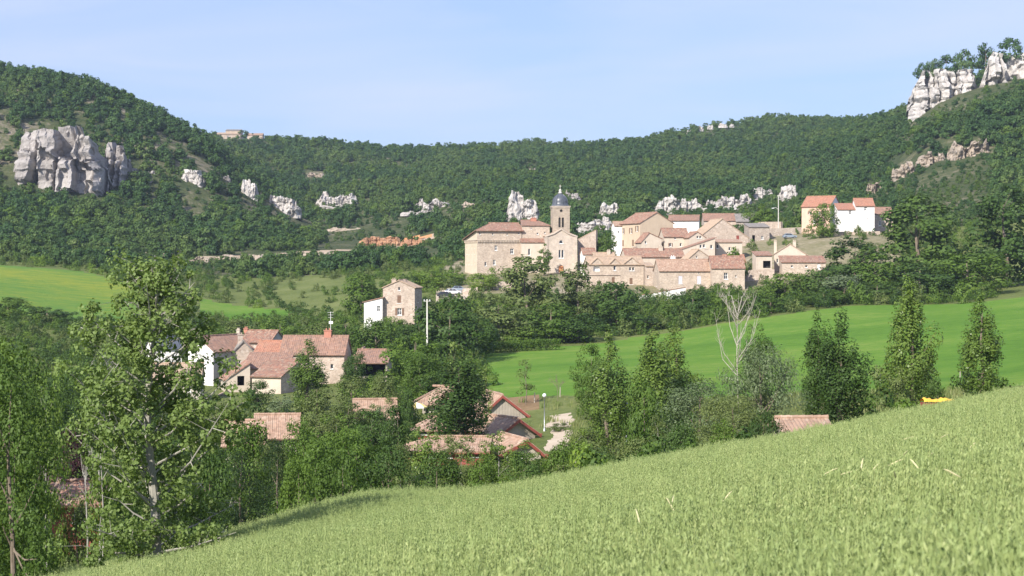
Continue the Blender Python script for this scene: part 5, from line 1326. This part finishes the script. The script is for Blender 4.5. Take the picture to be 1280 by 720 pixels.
for a in [
 ('orange scree patch among the woods below the ridge', 382, 406, 214, 222, 1240, 'rock_warm', 22),
 ('pale scree patch high above the tower', 646, 672, 208, 214, 1230, 'rock_warm', 23),
 ('band of warm rock ledges across the near slope', 1116, 1150, 198, 220, 812, 'rock_warm', 24),
 ('upper end of the warm rock ledges', 1146, 1186, 186, 206, 828, 'rock_warm', 25),
 ('small warm scree below the rock ledges', 1082, 1106, 220, 242, 796, 'rock_warm', 26),
 ('outer part of the warm rock ledges', 1186, 1240, 172, 196, 832, 'rock_warm', 37),
]: tag(rock(*a, name='rock_ledge', cat='rock ledge', rough=0.4, strat=0.5), group='warm coloured rock ledges')
for k, (x0, x1, t, b) in enumerate([(872, 880, 156, 162), (884, 892, 155, 160), (898, 910, 153, 158), (912, 918, 154, 158), (858, 864, 162, 166)]):
    tag(rock('little white rock on the skyline of the far ridge', x0, x1, t, b, 1425, 'rock', 40 + k, sub=12, fit=False), group='rocks along the ridge top')
rock('great white cliff crowned with bushes on the near hilltop', 1140, 1230, 82, 134, 940, 'rock', 27, 30, 'cliff', 'cliff', 90, 0.14, 0.45, fit=False, jag=0.08)
rock('outer wall of the great white cliff', 1222, 1330, 60, 140, 944, 'rock', 28, 30, 'cliff', 'cliff', 90, 0.14, 0.45, fit=False, jag=0.08)
for px, Y, top, w, foot, lab in [(1152, 944, 79, 22, 90, 'small bush at the very edge of the great white cliff top'), (1167, 946, 74, 26, 87, 'second bush in from the edge of the great white cliff top'),
    (1183, 947, 69, 32, 85, 'wide bush on the great white cliff above its tallest face'), (1206, 948, 62, 36, 82, 'bush behind the wide one on the great white cliff'),
    (1232, 950, 55, 40, 76, 'bush where the great white cliff meets its outer wall'), (1262, 952, 48, 46, 70, 'broad bush crowning the outer wall of the great white cliff')]:
    T('far_bush', px, Y, top, w, 'leaf_oak', lab, cat='bush', name='bush', group='bushes crowning the great white cliff', foot=foot + 9)
for a in [('long low pale ledge beside the lane above the castle', 576, 614, 251, 257, 990, 'rock_warm', 61), ('low pale ledge under the wide crag', 392, 474, 256, 261, 1000, 'rock_grey', 62),
          ('low warm ledge between the wide crag and the red earth bank', 404, 462, 284, 289, 900, 'rock_warm', 63), ('low pale ledge strip above the grey barns', 876, 968, 256, 262, 880, 'rock', 65), ('pale broken ledge behind the ochre house', 806, 846, 262, 270, 840, 'rock', 66),
          ('long pale cut beside the lane under the wooded spur', 268, 352, 317, 325, 700, 'rock_warm', 67), ('thin pale cut at the far end of the lane', 352, 440, 314, 320, 710, 'rock_warm', 68),
          ('low pale ledge among the scrub above the castle', 500, 560, 262, 268, 930, 'rock_grey', 69), ('pale stony bank behind the tall airy poplar', 226, 272, 319, 330, 700, 'rock_warm', 64)]:
    tag(rock(*a, name='rock_ledge', cat='rock ledge', depth=4, rough=0.3), group='low ledges across the slope')

MATS['earth'] = mat_rock('red_earth_cut', [(0.34, 0.18, 0.10), (0.42, 0.235, 0.135), (0.44, 0.31, 0.20)], (0.30, 0.17, 0.10))
rock('bare orange earth cut on the slope beside the castle', 446, 506, 293, 308, 800, 'earth', 71, 5, 'earth_bank', 'bank', jag=0.5)
rock('tail of the orange earth cut nearest the castle', 500, 542, 298, 306, 800, 'earth', 72, 4, 'earth_bank', 'bank', jag=0.5)

# ------------------------------------------------------------------ woods and undergrowth (masses nobody could count)
def scatter(name, P, S, R, IDX, meshes, mats, label):
    src = bpy.data.collections.new(name + '_kinds')
    for k, (me, mt) in enumerate(zip(meshes, mats)):
        m2 = me.copy(); m2.materials.clear(); m2.materials.append(M(mt))
        o = bpy.data.objects.new('%s_kind_%02d' % (name, k), m2); src.objects.link(o)
    me = bpy.data.meshes.new(name); n = len(P)
    me.vertices.add(n); me.vertices.foreach_set('co', np.asarray(P, np.float32).ravel())
    for nm, ty, val in (('size', 'FLOAT_VECTOR', S), ('turn', 'FLOAT_VECTOR', R)):
        a = me.attributes.new(nm, ty, 'POINT'); a.data.foreach_set('vector', np.asarray(val, np.float32).ravel())
    a = me.attributes.new('kind_index', 'INT', 'POINT'); a.data.foreach_set('value', np.asarray(IDX, np.int32))
    o = link(name, me)
    ng = bpy.data.node_groups.new(name, 'GeometryNodeTree')
    ng.interface.new_socket('Geometry', in_out='INPUT', socket_type='NodeSocketGeometry')
    ng.interface.new_socket('Geometry', in_out='OUTPUT', socket_type='NodeSocketGeometry')
    N, L = ng.nodes, ng.links
    gi, go = N.new('NodeGroupInput'), N.new('NodeGroupOutput')
    ip, ci = N.new('GeometryNodeInstanceOnPoints'), N.new('GeometryNodeCollectionInfo')
    ci.inputs['Collection'].default_value = src; ci.inputs['Separate Children'].default_value = True; ci.inputs['Reset Children'].default_value = True
    ip.inputs['Pick Instance'].default_value = True
    L.new(gi.outputs[0], ip.inputs['Points']); L.new(ci.outputs[0], ip.inputs['Instance'])
    for nm, ty, sock in (('size', 'FLOAT_VECTOR', 'Scale'), ('turn', 'FLOAT_VECTOR', 'Rotation'), ('kind_index', 'INT', 'Instance Index')):
        at_ = N.new('GeometryNodeInputNamedAttribute'); at_.data_type = ty; at_.inputs[0].default_value = nm
        L.new(at_.outputs[0], ip.inputs[sock])
    L.new(ip.outputs[0], go.inputs[0])
    md = o.modifiers.new('scatter', 'NODES'); md.node_group = ng
    return tag(o, label, None, None, 'stuff')

def jitter_grid(x0, x1, y0, y1, step):
    xs, ys = np.meshgrid(np.arange(x0, x1, step), np.arange(y0, y1, step))
    x = xs.ravel() + rng.uniform(-0.5, 0.5, xs.size) * step; y = ys.ravel() + rng.uniform(-0.5, 0.5, xs.size) * step
    return x, y
CLEAR = [  # bare or thin places on the slopes: column, row, half sizes, share of trees kept
 (430, 276, 70, 24, .4), (500, 285, 70, 14, .5), (352, 268, 30, 12, .35), (236, 212, 26, 10, .3), (205, 188, 34, 10, .35), (240, 250, 26, 16, .45), (482, 312, 84, 22, .03),
 (340, 326, 200, 13, .1), (570, 274, 44, 20, .4), (540, 262, 40, 8, .3), (655, 278, 24, 22, .2), (742, 270, 38, 28, .4), (848, 268, 42, 16, .25), (925, 266, 62, 16, .35),
 (1150, 208, 46, 18, .2), (1095, 236, 18, 20, .25), (890, 160, 44, 6, .35), (659, 212, 16, 6, .0), (394, 219, 15, 5, .0), (400, 368, 56, 20, .22), (180, 346, 50, 12, .45),
 (285, 350, 34, 12, .5), (116, 222, 46, 14, .3), (300, 176, 36, 8, .1), (985, 246, 22, 14, .3), (1200, 186, 60, 16, .2), (1180, 112, 44, 16, .2), (470, 262, 70, 10, .6), (930, 292, 60, 10, .1), (372, 300, 26, 5, .4), (590, 255, 40, 5, .4),
]
hm = []
for k in range(6):
    hm.append(crown_mesh('wood_crown', 400 + k, 5.6, 6.4, 0.0, 'round' if k % 2 else 'dome', 22, 760, 0.72, cr=0.2, lob=0.3)[0])
def hill_points(y0, y1, step):
    x, y = jitter_grid(-760, 760, y0, y1, step)
    px = 640 + F * x / y
    m = (px > -330) & (px < 1620); x, y, px = x[m], y[m], px[m]
    z = gz(x, y); py = HZ - F * z / y
    keep = np.ones(len(x)); low = np.zeros(len(x), bool)
    for cx, cy, rx, ry, dn in CLEAR:
        q = ((px - cx) / rx) ** 2 + ((py - cy) / ry) ** 2 + (fbm(x / 14, y / 14, 1) - 0.5) * 1.6
        keep = np.where(q < 1, np.minimum(keep, dn), keep)
    nzv = fbm(x / 55 + 3, y / 55 + 8, 2)
    keep *= np.clip(1.12 - np.clip((nzv - 0.60) / 0.12, 0, 1) * 0.55, 0, 1)
    for hx, hy, hr in HS: keep = np.where((x - hx) ** 2 + (y - hy) ** 2 < (hr + 2) ** 2, 0, keep)
    zz_ = zone(px, y, x)
    keep = np.where((zz_ == 'dirt_track') | (zz_ == 'red_earth_bank') | (zz_ == 'flowering_meadow') | (zz_ == 'grass_strip'), 0, keep)
    for x0, x1, tp, bt, ry, rd in ROCKS:          # nothing grows against the face of a crag
        w_ = (x1 - x0) * 0.5; c_ = (x0 + x1) / 2
        inn = (np.abs(px - c_) < w_ + 1) & (y > ry - rd * 0.5 - (4 if tp < 190 and bt > 220 else 42) + 10 * fbm(x / 5, y / 5)) & (y < ry + rd * 0.6)
        keep = np.where(inn, 0.0, keep)
        low = np.where((np.abs(px - c_) < w_ + 3) & (y > (592 if (ry < 860 and x0 > 600) else ry - rd * 0.5 - (9 if tp < 190 and bt > 220 else 46))) & (y < ry - rd * 0.5 - 3), True, low); keep = np.where(low, np.maximum(keep, 0.75), keep)
    m = rng.random(len(x)) < keep
    return x[m], y[m], z[m], np.where(low, rng.uniform(0.25, 0.6, len(x)), 1.0)[m]
pts = [hill_points(592, 820, 3.8), hill_points(820, 1120, 4.3), hill_points(1120, 1530, 5.2)]
x, y, z, sm = (np.concatenate(q) for q in zip(*pts))
s = sm * 0.86 * (0.42 + 0.95 * rng.random(len(x)) ** 1.3) * np.where(fbm(x / 30, y / 30) > 0.5, 1.08, 0.86)
S = np.stack([s * rng.uniform(0.85, 1.15, len(x)), s * rng.uniform(0.85, 1.15, len(x)), s * rng.uniform(0.85, 1.25, len(x))], 1)
R = np.stack([np.zeros(len(x)), np.zeros(len(x)), rng.uniform(0, 6.28, len(x))], 1)
IDX = np.where(fbm(x / 40 + 9, y / 40) + rng.normal(0, 0.07, len(x)) > 0.54, 6, 0)
IDX = np.where(rng.random(len(x)) < 0.05 + 0.12 * (fbm(x / 90, y / 90 + 5, 1) > 0.58), 12, IDX) + rng.integers(0, 6, len(x))
scatter('hillside_forest', np.stack([x, y, z - 0.3], 1), S, R, IDX, hm * 3, ['leaf_oak'] * 6 + ['leaf_hill'] * 6 + ['leaf_mid'] * 6, 'dense oak scrub covering the far slopes and ridge')
print('hill trees', len(x))
# trees standing up on the skyline ridge
# thickets in the valley
bm_ = [crown_mesh('thicket_crown', 700 + k, 2.6, 3.6, 0.0, 'dome', 18, 620, 0.26, cr=0.2)[0] for k in range(4)]
def patch(px0, px1, Y0, Y1, step, dens, avoid=1.0):
    x, y = jitter_grid((min(px0, 640) - 640) * Y1 / F if px0 < 640 else (px0 - 640) * Y0 / F, (px1 - 640) * (Y1 if px1 > 640 else Y0) / F, Y0, Y1, step)
    px = 640 + F * x / y; m = (px > px0) & (px < px1) & (rng.random(len(x)) < dens); x, y = x[m], y[m]
    for hx, hy, hr in HS:
        m = ((x - hx) ** 2 + (y - hy) ** 2 > (hr * avoid + 0.8) ** 2) & ~((np.abs(x - hx - 0) < hr) & (y < hy) & (y > hy - hr - 4.0)); x, y = x[m], y[m]
    return x, y
LT = [patch(-140, 230, 230, 420, 3.6, 0.75), patch(230, 600, 322, 452, 3.4, 0.8), patch(430, 610, 240, 330, 3.2, 0.75), patch(-140, 500, 92, 232, 3.2, 0.62), patch(590, 1240, 372, 452, 3.2, 0.6),
      patch(-100, 960, 80, 100, 2.4, 0.75), patch(500, 625, 185, 250, 3.6, 0.35), patch(1090, 1260, 120, 200, 4.5, 0.2), patch(560, 1130, 452, 590, 4.5, 0.22), patch(-140, 560, 470, 592, 4.4, 0.6), patch(710, 880, 118, 160, 3.4, 0.5), patch(1120, 1260, 470, 600, 4, 0.8)]
x, y = (np.concatenate(q) for q in zip(*LT))
px = 640 + F * x / y; zz_ = zone(px, y, x); ok = np.ones(len(x), bool)
for nm in ('flowering_meadow', 'grass_strip', 'green_meadow', 'sandy_yard', 'parking_yard', 'bare_soil', 'dirt_track'): ok &= zz_ != nm
py = HZ - F * gz(x, y) / y
q = ((px - 400) / 56) ** 2 + ((py - 368) / 20) ** 2; ok &= ~((q < 1) & (rng.random(len(x)) > 0.2))
x, y, px = x[ok], y[ok], px[ok]; z = gz(x, y)
s = rng.uniform(0.55, 1.2, len(x)) * np.where(y < 110, 0.75, 1.0) * np.where((y > 372) & (y < 452) & (px > 590), 1.25, 1.0)
S = np.stack([s, s, s * rng.uniform(0.8, 1.3, len(x))], 1)
R = np.stack([np.zeros(len(x)), np.zeros(len(x)), rng.uniform(0, 6.28, len(x))], 1)
scatter('valley_thicket', np.stack([x, y, z - 0.15], 1), S, R, rng.integers(0, 12, len(x)), bm_ * 3, ['leaf_dark', 'leaf_mid', 'leaf_mid', 'leaf_olive', 'leaf_mid', 'leaf_dark', 'leaf_olive', 'leaf_mid', 'leaf_dark', 'leaf_mid', 'leaf_bright', 'leaf_olive'], 'tangled bushes filling the ground between the trees and houses')
print('thicket', len(x))
# tall rough grass between the meadow and the hedge
def tuft_mesh(seed, h, n, w, spread):
    r = np.random.default_rng(seed); V = []; Fq = []
    for k in range(n):
        a = r.uniform(0, 6.28); rr = spread * math.sqrt(r.random()); p = np.array([math.cos(a) * rr, math.sin(a) * rr, 0])
        b = r.uniform(0, 6.28); d = np.array([math.cos(b), math.sin(b), 0]); q = np.array([-d[1], d[0], 0]) * w; hh = h * r.uniform(0.6, 1.1); bend = r.uniform(0.1, 0.45) * hh
        pts = [p, p + d * bend * 0.3 + [0, 0, hh * 0.6], p + d * bend + [0, 0, hh]]
        i = len(V); V += [pts[0] - q, pts[0] + q, pts[1] + q * 0.7, pts[1] - q * 0.7, pts[2] + q * 0.15, pts[2] - q * 0.15]
        Fq += [(i, i + 1, i + 2, i + 3), (i + 3, i + 2, i + 4, i + 5)]
    return np_mesh('tuft', np.array(V), np.array(Fq))
gm = [tuft_mesh(800 + k, 0.55, 22, 0.03, 0.5) for k in range(3)]
LT = [patch(590, 1260, 110, 232, 1.5, 0.55)]
x, y = LT[0]; px = 640 + F * x / y; zz_ = zone(px, y, x); ok = (zz_ == 'valley_grass') | ((zz_ != 'green_meadow') & (rng.random(len(x)) < 0.22)); x, y = x[ok], y[ok]
s = rng.uniform(0.6, 1.5, len(x))
scatter('rough_grass', np.stack([x, y, gz(x, y)], 1), np.stack([s, s, s], 1), np.stack([0 * s, 0 * s, rng.uniform(0, 6.28, len(x))], 1), rng.integers(0, 3, len(x)), gm, ['grass_dry'] * 3, 'rough uncut grass between the meadow and the chalets')

# ------------------------------------------------------------------ the oats
def oat_mesh(seed, n, spread, thick):
    r = np.random.default_rng(seed); V = []; Fq = []
    def strip(pts, ws, side):
        i = len(V)
        for p, w in zip(pts, ws): V.extend([p - side * w, p + side * w])
        for k in range(len(pts) - 1): Fq.append((i + 2 * k, i + 2 * k + 1, i + 2 * k + 3, i + 2 * k + 2))
    def spike(p, d, L, w, side):
        i = len(V); V.extend([p, p + d * L * 0.5 + side * w, p + d * L, p + d * L * 0.5 - side * w]); Fq.append((i, i + 1, i + 2, i + 3))
    for k in range(n):
        a = r.uniform(0, 6.28); rr = spread * math.sqrt(r.random()); p = np.array([math.cos(a) * rr, math.sin(a) * rr, 0.0])
        b = r.uniform(0, 6.28); d = np.array([math.cos(b), math.sin(b), 0]); side = np.array([-d[1], d[0], 0]); H = r.uniform(0.78, 0.98); ln = r.uniform(0.03, 0.14)
        st = [p, p + d * ln * 0.3 + [0, 0, H * 0.5], p + d * ln + [0, 0, H]]
        strip(st, [0.0035 * thick, 0.003 * thick, 0.0015 * thick], side)
        for j in range(2):                                  # blades
            b2 = r.uniform(0, 6.28); d2 = np.array([math.cos(b2), math.sin(b2), 0]); s2 = np.array([-d2[1], d2[0], 0]); z0 = H * r.uniform(0.3, 0.7); L = r.uniform(0.2, 0.34)
            q = p + d * ln * z0 / H + [0, 0, z0]
            strip([q, q + d2 * L * 0.45 + [0, 0, L * 0.6], q + d2 * L + [0, 0, L * 0.35]], [0.0035 * thick, 0.0042 * thick, 0.001], s2)
        for j in range(15):                                 # hanging spikelets of the panicle
            f = r.uniform(0, 1); q = p + d * ln * (0.75 + 0.25 * f) + [0, 0, H * (0.78 + 0.22 * f)]
            b3 = r.uniform(0, 6.28); d3 = np.array([math.cos(b3), math.sin(b3), 0]); reach = (1 - f * 0.7) * r.uniform(0.02, 0.07)
            tip = q + d3 * reach + [0, 0, reach * 0.4]
            dd = d3 * 0.45 + np.array([0, 0, -0.85]) + r.normal(0, 0.2, 3)
            sd = np.cross(dd, r.normal(size=3)); sd = sd / np.linalg.norm(sd)
            spike(tip, dd, r.uniform(0.02, 0.03), 0.0042 * thick, sd)
    return np_mesh('oat_clump', np.array(V), np.array(Fq))
om_near = [oat_mesh(900 + k, 11, 0.2, 1.0) for k in range(5)]
om_far = [oat_mesh(950 + k, 12, 0.26, 1.5) for k in range(5)]
def oat_points(y0, y1, step, mar):
    x, y = jitter_grid(-0.33 * y1 - mar, 0.36 * y1 + mar, y0, y1, step)
    m = (np.abs(x / y - 0.01) < 0.30 + mar / y) ; x, y = x[m], y[m]
    m = y < 71.5 - 2.2 * fbm(x / 6, x / 6 + 3); return x[m], y[m]
pa = [oat_points(1.2, 14, 0.125, 9.0), oat_points(14, 30, 0.17, 9.0)]
pb = [oat_points(30, 72, 0.24, 9.0)]
def oats(name, P, meshes, label):
    x, y = (np.concatenate(q) for q in zip(*P)); n = len(x)
    z = field_z(x, y); s = 0.86 + 0.3 * fbm(x / 5, y / 5) + rng.normal(0, 0.08, n)
    lean = rng.normal(0, 0.09, (n, 2)) + 0.1 * np.stack([fbm(x / 3, y / 3, 1) - 0.5, fbm(x / 3, y / 3, 2) - 0.5], 1) * 3
    scatter(name, np.stack([x, y, z], 1), np.stack([s, s, s], 1), np.stack([lean[:, 0], lean[:, 1] + 0.05, rng.uniform(0, 6.28, n)], 1), rng.integers(0, len(meshes), n), meshes, ['oat'] * len(meshes), label)
    print(name, n)
oats('oats', pa, om_near, 'standing green oats filling the slope in front')
oats('oats', pb, om_far, 'standing green oats along the far edge of the field')
# pale ears of rye standing above the oats
def rye(px, py, L):
    L *= 0.75
    # where the view through that point meets the tops of the oats
    u = (px - 640) / F; v = (HZ - py) / F
    Y = -0.68 / (v - 0.19 * u + 0.102)
    root = empty('rye_stalk', (u * Y, Y, float(field_z(u * Y, Y))), rnd.uniform(0, 6.28), 'pale ripe rye ear sticking up above the green oats', 'rye stalk', 'pale rye ears in the oat field')
    a = rnd.uniform(0.04, 0.16); H = 1.08
    MB().tube([(0, 0, 0), (a * 0.4, 0, H * 0.6), (a, 0, H)], [0.0035, 0.003, 0.002], 5).build('stalk', M('oat'), root)
    LL = L * Y / F
    MB().tube([(a, 0, H), (a * 1.3, 0, H + LL * 0.3), (a * 1.8, 0, H + LL * 0.8), (a * 2.1, 0, H + LL)], [0.002, 0.0045, 0.004, 0.001], 6).build('ear', M('rye'), root)
for px, py, L in [(852, 672, 22), (893, 660, 16), (804, 694, 18), (1073, 622, 22), (1092, 612, 12), (1083, 620, 10), (1014, 622, 10), (1027, 622, 9), (1122, 634, 14), (1158, 622, 14), (1154, 600, 10), (1125, 595, 9), (838, 662, 9), (1110, 570, 7), (1166, 568, 8), (742, 674, 8), (1220, 640, 14), (1205, 590, 9)]:
    rye(px, py, L)

# ------------------------------------------------------------------ small things
def post_lamp(px, Y, top, label):
    base = at(px, Y); h = (HZ - top) * Y / F - base.z; r = empty('street_lamp', base, 0, label, 'lamp')
    MB().lathe([(0.12, -0.3), (0.12, 0.25), (0.055, 0.3), (0.045, h - 0.36), (0.07, h - 0.34), (0.07, h - 0.28)], 10).build('post', M('metal'), r, True)
    MB().lathe([(0.05, h - 0.3)] + [(0.21 * math.sin(math.pi * (0.08 + 0.92 * k / 8)), h - 0.21 * math.cos(math.pi * (0.08 + 0.92 * k / 8)) - 0.1) for k in range(9)], 14).build('globe', M('globe'), r, True)
post_lamp(680.5, 202, 493, 'white globe lamp on a slim post by the sandy drive')
post_lamp(783, 172, 505, 'globe lamp post half hidden between the poplars')
b = at(533.8, 306); hh = (HZ - 374) * 306 / F - b.z
r = empty('utility_pole', b, 0, 'tall pale concrete pole rising from the trees below the car park', 'pole')
MB().add([(-.16, -.12, -1), (.16, -.12, -1), (.16, .12, -1), (-.16, .12, -1), (-.09, -.08, hh), (.09, -.08, hh), (.09, .08, hh), (-.09, .08, hh)], ((0,1,5,4),(1,2,6,5),(2,3,7,6),(3,0,4,7),(4,5,6,7))).build('shaft', M('concrete'), r)
MB().box((0, 0, hh - 0.3), (1.1, 0.08, 0.08)).build('crossarm', M('concrete'), r)
MB().lathe([(0.05, 0), (0.08, 0.06), (0.04, 0.12), (0.07, 0.18), (0.02, 0.24)], 8, (-0.45, 0, hh - 0.26)).lathe([(0.05, 0), (0.08, 0.06), (0.04, 0.12), (0.07, 0.18), (0.02, 0.24)], 8, (0.45, 0, hh - 0.26)).build('insulators', M('globe'), r)
A = b + Vector((0.6, 0, hh)); B = pt(556, 369, 440)
pts = [A.lerp(B, t / 10) + Vector((0, 0, -1.2 * 4 * (t / 10) * (1 - t / 10))) for t in range(11)]
MB().tube(pts, 0.03, 4).build('cable', M('dark'), None)
tag(bpy.data.objects['cable'], 'thin dark overhead cable from the concrete pole to the car park', 'cable')
b = at(973, 586); hh = (HZ - 244) * 586 / F - b.z
r = empty('street_lamp', b, 0, 'tall grey lamp pole with side arm at the village top', 'lamp')
MB().tube([(0, 0, -1), (0, 0, hh)], [0.16, 0.1], 8).build('pole', M('concrete'), r)
MB().tube([(0, 0, hh * 0.62), (-0.8, 0, hh * 0.68), (-1.5, 0, hh * 0.66)], 0.06, 6).build('arm', M('concrete'), r)
MB().box((-1.7, 0, hh * 0.655), (0.7, 0.3, 0.16)).build('lamp_head', M('globe'), r)

# parasol, table on the terrace
b = at(521, 224); r = empty('parasol', b, 0, 'pale yellow and white garden parasol on the chalet terrace', 'parasol')
MB().tube([(0, 0, 0), (0, 0, 2.45)], 0.025, 6).build('pole', M('metal'), r)
MATS['canvas_yellow'] = mat_plain('yellow_canvas', (0.72, 0.6, 0.2), (0.76, 0.65, 0.26), 2.0)
for k in range(8):
    a0, a1 = 2 * math.pi * k / 8, 2 * math.pi * (k + 1) / 8; R_ = 1.25
    m = MB(); V = [(0, 0, 2.5), (R_ * 0.55 * math.cos(a0), R_ * 0.55 * math.sin(a0), 2.3), (R_ * 0.55 * math.cos(a1), R_ * 0.55 * math.sin(a1), 2.3), (R_ * math.cos(a0), R_ * math.sin(a0), 1.98), (R_ * math.cos(a1), R_ * math.sin(a1), 1.98), (R_ * math.cos(a0), R_ * math.sin(a0), 1.84), (R_ * math.cos(a1), R_ * math.sin(a1), 1.84)]
    m.add(V, ((0, 1, 2), (1, 3, 4, 2), (3, 5, 6, 4))).build('canopy_panel', M('canvas_yellow' if k % 2 else 'white_paint'), r)
# yellow tarpaulin at the field edge
b = at(1173, 92); b.z = (HZ - 503) / F * 92
r = empty('covered_trailer', b, 0.1, 'low trailer under a bright yellow tarpaulin at the edge of the oats', 'trailer'); r.scale = (0.5, 0.6, 0.6)
MATS['tarp'] = mat_plain('yellow_tarpaulin', (0.72, 0.40, 0.03), (0.8, 0.48, 0.05), 3.0, rough=0.5)
V = []; Fs = []
for i in range(15):
    for j in range(6):
        x_ = -1.6 + 3.2 * i / 14; t = j / 5
        V.append((x_ + 0.05 * math.sin(i * 2.1 + j), -0.55 + 1.1 * t, (0.42 * math.sin(math.pi * min(max(t * 1.0, 0.02), 0.98)) ** 0.5) * (0.75 + 0.3 * math.sin(i * 0.9 + 1) * math.sin(i * 1.7)) ))
for i in range(14):
    for j in range(5): Fs.append((i * 6 + j, (i + 1) * 6 + j, (i + 1) * 6 + j + 1, i * 6 + j + 1))
MB().add(V, Fs).build('tarpaulin', M('tarp'), r, True)
MB().box((0, 0, -0.25), (3.2, 1.1, 0.5)).build('box', M('wood_red'), r)
for sx in (-0.5, 0.5):
    for sy in (-0.6, 0.6):
        w_ = MB().tube([(sx, sy - 0.09, -0.75), (sx, sy + 0.09, -0.75)], 0.34, 14).build('wheel', M('dark'), r)

# ---- parked cars
MATS['car_white'] = mat_plain('white_car_paint', (0.74, 0.75, 0.77), (0.8, 0.8, 0.82), 1.0, rough=0.25, bstr=0.02)
MATS['car_dark'] = mat_plain('dark_car_paint', (0.03, 0.035, 0.045), (0.05, 0.055, 0.065), 1.0, rough=0.25, bstr=0.02)
MATS['car_grey'] = mat_plain('blue_grey_car_paint', (0.22, 0.27, 0.33), (0.27, 0.32, 0.38), 1.0, rough=0.25, bstr=0.02)
MATS['rubber'] = mat_plain('rubber', (0.02, 0.02, 0.02), (0.035, 0.035, 0.035), 4.0)
def car(px, Y, rz, paint, label, dz=0.0):
    r = empty('parked_car', at(px, Y, dz), rz, label, 'car', 'cars parked in the village')
    low = [(-2.0, .32), (2.0, .32), (2.05, .62), (1.9, .82), (0.95, .92), (-1.85, .95), (-2.05, .7)]
    top = [(1.0, .9), (0.35, 1.4), (-1.15, 1.43), (-1.85, .93)]
    def prism(mb, P, hw, hw2=None):
        hw2 = hw2 or [hw] * len(P); n = len(P)
        V = [(x, -k, z) for (x, z), k in zip(P, hw2)] + [(x, k, z) for (x, z), k in zip(P, hw2)]
        mb.add(V, [tuple(range(n)), tuple(range(2 * n - 1, n - 1, -1))] + [(i, i + n, (i + 1) % n + n, (i + 1) % n) for i in range(n)])
    m = MB(); prism(m, low, .82, [.78, .78, .82, .82, .82, .82, .8]); prism(m, top, .7, [.76, .6, .6, .76]); m.build('body', M(paint), r)
    for sg in (-1, 1):
        g = MB(); yy = lambda z: sg * (0.76 - (z - .9) / .5 * .16 + .012)
        for P in ([(0.82, .95), (0.3, 1.34), (-0.3, 1.36), (-0.3, .95)], [(-0.38, .95), (-0.38, 1.36), (-1.1, 1.36), (-1.62, .98)]):
            g.add([(x, yy(z), z) for x, z in P], [(0, 1, 2, 3)])
        g.build('side_window', M('glass'), r)
    g = MB(); g.add([(0.99, -.68, .93), (0.99, .68, .93), (0.39, .56, 1.38), (0.39, -.56, 1.38)], [(0, 1, 2, 3)]).build('windscreen', M('glass'), r)
    g = MB(); g.add([(-1.86, -.68, .97), (-1.86, .68, .97), (-1.2, .56, 1.39), (-1.2, -.56, 1.39)], [(3, 2, 1, 0)]).build('rear_window', M('glass'), r)
    for sx in (-1.25, 1.3):
        for sy in (-.74, .74):
            w_ = MB().tube([(sx, sy - .1, .32), (sx, sy + .1, .32)], .32, 16).build('wheel', M('rubber'), r)
            MB().tube([(sx, sy - .105, .32), (sx, sy + .105, .32)], .19, 10).build('hub_cap', M('metal'), w_)
    for sy in (-.55, .55):
        MB().box((2.02, sy, .66), (.08, .34, .14)).build('headlight', M('globe'), r)
        MB().box((-2.03, sy, .74), (.08, .26, .16)).build('tail_light', M('wood_red'), r)
car(557, 464, 0.25, 'car_dark', 'dark car parked beside the white car below the castle trees')
car(566, 470, 0.5, 'car_white', 'white car parked below the castle trees')
car(574, 476, 0.2, 'car_grey', 'blue grey car parked nearest to the ruined wall')
car(987, 560, 0.1, 'car_grey', 'blue grey car at the foot of the stone terrace wall')

# fence posts and stakes at the lower meadow edge
for k, px in enumerate((628, 668, 700, 742, 1100, 1150, 1090 + 110)):
    b = at(px, 226 + (k % 3) * 3)
    MB().tube([b + Vector((0, 0, -0.3)), b + Vector((0.03, 0, 1.2))], [0.07, 0.06], 6).build('fence_post', M('wood_grey'))
    tag(bpy.data.objects['fence_post' if k == 0 else 'fence_post.%03d' % k], 'grey wooden fence post along the lower edge of the meadow', 'fence post', 'fence posts along the meadow')
# red plastic sheeting heap by the ruin
rock('heap of orange red rubble under the ruined wall', 586, 596, 366, 374, 466, 'brick', 51, name='rubble_heap', cat='rubble', sub=14, fit=False)

# ------------------------------------------------------------------ air
zs = [ (o.matrix_world @ Vector(c)).z for o in SC.objects if o.type == 'MESH' and o.parent is None for c in o.bound_box ]
top = max(max(zs) + 8, 150.0); bot = min(zs) - 1.0
HX = max(abs(GV[:, 0]).max() + 20, 800); hz = MB().box((0, (2330 - 90) / 2, (top + bot) / 2), (2 * HX, 2330 + 90, top - bot)).build('haze', None)
hm_ = bpy.data.materials.new('air'); hm_.use_nodes = True; hn, hl = hm_.node_tree.nodes, hm_.node_tree.links; hn.clear()
pv = hn.new('ShaderNodeVolumePrincipled'); pv.inputs['Color'].default_value = (0.72, 0.83, 1.0, 1); pv.inputs['Density'].default_value = HAZE; pv.inputs['Anisotropy'].default_value = 0.3
ho = hn.new('ShaderNodeOutputMaterial'); hl.new(pv.outputs[0], ho.inputs['Volume'])
hz.data.materials.append(hm_); tag(hz, kind='stuff')
hz.display_type = 'WIRE'
